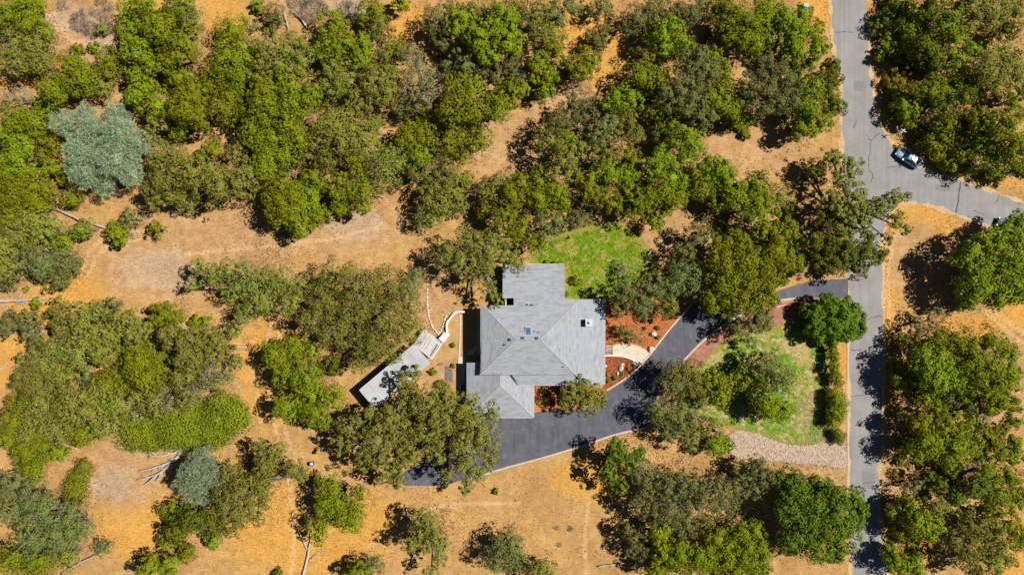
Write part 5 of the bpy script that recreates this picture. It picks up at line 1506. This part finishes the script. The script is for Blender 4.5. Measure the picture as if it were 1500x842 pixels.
# ------------------------------------------------------------------ small things
q = at(1323, 192, 2.4)
M_SIGN = speckled('sign_face', (0.55, 0.60, 0.60), (0.68, 0.72, 0.72), 3, rough=0.5, bump=0.0)
sg = empty('street_sign', (q[0], q[1], ground_z(*q))); tag(sg, 'street name sign with crossed pale blades at the road bend', 'street sign')
b = MB(); b.tube([(0, 0, -.2), (0, 0, 2.5)], .035, 8); b.build('post', M_METAL, sg)
for k, (a, z_) in enumerate(((.75, 2.32), (-.6, 2.5))):
    b = MB(); b.box((0, 0, z_), (.95, .10, .18), a); b.build('blade', M_SIGN, sg)

q = at(1179.3, 9.5, .8)
M_TEAL = speckled('teal_steel', (0.16, 0.42, 0.44), (0.26, 0.54, 0.55), 3, rough=0.5, bump=0.05)
ub = empty('utility_box', (q[0], q[1], ground_z(*q))); tag(ub, 'small teal utility cabinet in golden grass beside the lane', 'utility box')
b = MB(); b.box((0, 0, .03), (1.1, 1.0, .12)); b.build('pad', M_CONC, ub)
b = MB(); b.box((0, 0, .46), (.82, .74, .74)); bx_ = b.build('cabinet', M_TEAL, ub)
b = MB(); b.box((0, 0, .87), (.88, .8, .08), taper=.9); b.build('lid', M_TEAL, ub)
b = MB(); b.box((0, -.385, .5), (.05, .03, .2)); b.build('handle', M_METAL, bx_)

M_BLUE = speckled('blue_plastic', (0.03, 0.07, 0.22), (0.05, 0.11, 0.32), 3, rough=0.45, bump=0.02)
q = at(676.5, 567.5, 1.0)
wb = empty('wheelie_bin', (q[0], q[1], 0.03)); tag(wb, 'blue wheelie bin beside the garage side wall', 'bin')
b = MB(); b.box((0, 0, .5), (.44, .50, .9), taper=1.18); b.build('bin_body', M_BLUE, wb)
b = MB(); b.box((0, .02, .985), (.58, .66, .07), taper=.92); b.build('lid', M_BLUE, wb)
b = MB(); b.tube([(-.26, .36, .93), (.26, .36, .93)], .025, 6); b.build('handle', M_BLUE, wb)
for s in (-1, 1):
    b = MB(); b.tube([(s * .2, .25, .1), (s * .27, .25, .1)], .1, 12); b.build('wheel', M_TYRE, wb)

q = at(456.5, 679, .8)
fb = empty('water_drum', (q[0], q[1], ground_z(*q))); tag(fb, 'blue drum with pale lid standing between two field oaks', 'drum')
b = MB(); b.tube([(0, 0, -.03), (0, 0, .05), (0, 0, .3), (0, 0, .33), (0, 0, .36), (0, 0, .85), (0, 0, .9)], [.34, .36, .36, .375, .36, .36, .33], 16); b.build('drum_body', M_BLUE, fb)
b = MB(); b.tube([(.06, .1, .9), (.06, .1, .96)], [.24, .22], 16); b.build('lid', M_WHITE, fb)
b = MB(); b.tube([(.15, .1, .95), (.15, .1, 1.0)], .05, 8); b.build('bung', M_BLUE, fb)

# ------------------------------------------------------------------ uncountable ground cover
def scatter_quads(n, xr, yr, keep, size, flat, g):
    x = g.uniform(*xr, n); y = g.uniform(*yr, n)
    m, d = flat_mask(x, y)
    ok = keep(x, y, d)
    x, y, m = x[ok], y[ok], m[ok]
    z = relief(x, y) * m
    k = len(x)
    N = unit(np.stack([g.normal(0, 1, k), g.normal(0, 1, k), np.abs(g.normal(flat, .4, k))], -1))
    t1 = unit(np.cross(N, g.normal(0, 1, (k, 3)))); t2 = np.cross(N, t1)
    s = size * g.uniform(.5, 1.4, (k, 1))
    P = np.stack([x, y, z + s[:, 0] * .28], -1)
    a, b = t1 * s * .5, t2 * s * .22
    V = np.stack([P - a, P + b, P + a, P - b], 1).reshape(-1, 3)
    return V, np.arange(k * 4).reshape(k, 4)


g = np.random.default_rng(55)
noise_keep = lambda x, y: (np.sin(x * .7 + 1.2 * np.sin(y * .45)) + np.sin(y * .9 + 1.7 * np.sin(x * .33 + 1)) + g.normal(0, .9, x.shape)) > .1
V, F = scatter_quads(100000, (-96, 96), (-56, 56), lambda x, y, d: (d > .15) & noise_keep(x, y), .28, .45, g)
M_TUFT = leaf_material('dry_grass_blade', (0.36, 0.195, 0.055), (0.55, 0.36, 0.14), (0.45, 0.23, 0.05), .2)
tag(link('dry_grass', mesh_from_arrays('dry_grass', V, F), M_TUFT), 'short dry golden grass tufts over the open ground', 'grass', None, 'stuff')


# leaf litter round the trunks, also put in to darken the shaded ground
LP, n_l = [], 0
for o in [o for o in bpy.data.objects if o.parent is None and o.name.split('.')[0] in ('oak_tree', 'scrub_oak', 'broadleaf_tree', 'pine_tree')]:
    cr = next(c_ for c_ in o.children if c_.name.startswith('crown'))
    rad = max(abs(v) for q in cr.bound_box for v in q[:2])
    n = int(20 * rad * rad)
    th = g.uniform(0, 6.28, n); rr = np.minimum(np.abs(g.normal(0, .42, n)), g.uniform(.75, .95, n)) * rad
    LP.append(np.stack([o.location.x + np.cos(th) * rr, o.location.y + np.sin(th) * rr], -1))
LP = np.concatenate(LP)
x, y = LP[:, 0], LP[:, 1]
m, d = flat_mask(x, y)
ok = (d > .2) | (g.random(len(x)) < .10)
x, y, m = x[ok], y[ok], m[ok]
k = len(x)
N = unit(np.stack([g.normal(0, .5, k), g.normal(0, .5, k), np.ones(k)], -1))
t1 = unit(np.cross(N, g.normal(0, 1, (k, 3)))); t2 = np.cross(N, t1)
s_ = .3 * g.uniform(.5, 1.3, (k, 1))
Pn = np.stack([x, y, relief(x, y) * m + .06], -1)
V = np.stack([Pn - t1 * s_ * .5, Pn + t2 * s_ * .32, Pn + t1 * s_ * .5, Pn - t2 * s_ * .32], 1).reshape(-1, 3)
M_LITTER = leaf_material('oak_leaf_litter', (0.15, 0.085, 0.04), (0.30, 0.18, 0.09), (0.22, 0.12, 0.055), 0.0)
tag(link('leaf_litter', mesh_from_arrays('leaf_litter', V, np.arange(k * 4).reshape(k, 4)), M_LITTER), 'brown fallen oak leaves darkening the shaded ground round the trunks', 'leaf litter', None, 'stuff')
print('LITTER', k)


def in_poly(poly): return lambda x, y, d: poly_dist(x, y, W(poly)) <= 0


M_BLADE = leaf_material('lawn_blade', (0.11, 0.17, 0.008), (0.25, 0.33, 0.03), (0.30, 0.27, 0.07), .3)
for poly, lab, n in ((LAWN_N, 'short green grass growing on the back lawn', 3500), (LAWN_E, 'thin green grass growing on the front lawn', 2500)):
    X = [p[0] for p in W(poly)]; Y = [p[1] for p in W(poly)]
    V, F = scatter_quads(n, (min(X), max(X)), (min(Y), max(Y)), in_poly(poly), .26, .9, g)
    tag(link('lawn_grass', mesh_from_arrays('lawn_grass', V, F), M_BLADE), lab, 'grass', None, 'stuff')
M_CHIP = leaf_material('bark_chip', (0.24, 0.06, 0.02), (0.48, 0.17, 0.06), (0.33, 0.1, 0.03), .0)
for poly, lab in ((BED_N, 'orange bark chips over the bed behind the entrance path'), (BED_S, 'orange bark chips over the lower bed')):
    X = [p[0] for p in W(poly)]; Y = [p[1] for p in W(poly)]
    V, F = scatter_quads(5000, (min(X), max(X)), (min(Y), max(Y)), in_poly(poly), .2, 1.2, g)
    V[:, 2] += .02
    tag(link('bark_mulch', mesh_from_arrays('bark_mulch', V, F), M_CHIP), lab, 'mulch', None, 'stuff')
# gravel: small pale stones
X = [p[0] for p in W(GRAVEL)]; Y = [p[1] for p in W(GRAVEL)] + [at(0, 576)[1]]
gx_, gy_ = g.uniform(min(X) - 1, max(X) + .2, 24000), g.uniform(min(Y) - 1, max(Y) + 1, 24000)
SLOPE = [(1166, 585), (1185, 578), (1202, 610), (1212, 642), (1190, 648), (1172, 622)]
ok = (poly_dist(gx_, gy_, W(GRAVEL)) <= np.abs(g.normal(0, .45, gx_.shape))) | ((poly_dist(gx_, gy_, W(SLOPE)) <= .4) & (g.random(gx_.shape) < .45))
gx_, gy_ = gx_[ok], gy_[ok]
k = len(gx_)
oct_v = np.array([(1, 0, 0), (0, 1, 0), (-1, 0, 0), (0, -1, 0), (0, 0, .8), (0, 0, -.8)])
oct_f = np.array([(0, 1, 4), (1, 2, 4), (2, 3, 4), (3, 0, 4), (1, 0, 5), (2, 1, 5), (3, 2, 5), (0, 3, 5)])
sz = .03 + np.minimum(g.exponential(.022, (k, 1, 1)), .12); th = g.uniform(0, 6.28, k)
rot = np.stack([np.stack([np.cos(th), -np.sin(th), 0 * th], -1), np.stack([np.sin(th), np.cos(th), 0 * th], -1), np.stack([0 * th, 0 * th, 0 * th + 1], -1)], 1)
VV = np.einsum('kij,vj->kvi', rot, oct_v) * sz * g.uniform(.7, 1.2, (k, 6, 1)) + np.stack([gx_, gy_, np.full(k, .05)], -1)[:, None, :]
FF = (oct_f[None] + (np.arange(k) * 6)[:, None, None]).reshape(-1, 3)
M_PEB = leaf_material('pebble', (0.38, 0.28, 0.20), (0.72, 0.61, 0.51), (0.54, 0.41, 0.30), .0)
tag(link('gravel', mesh_from_arrays('gravel', VV.reshape(-1, 3), FF), M_PEB), 'pale loose stones filling the gravel swale', 'gravel', None, 'stuff')
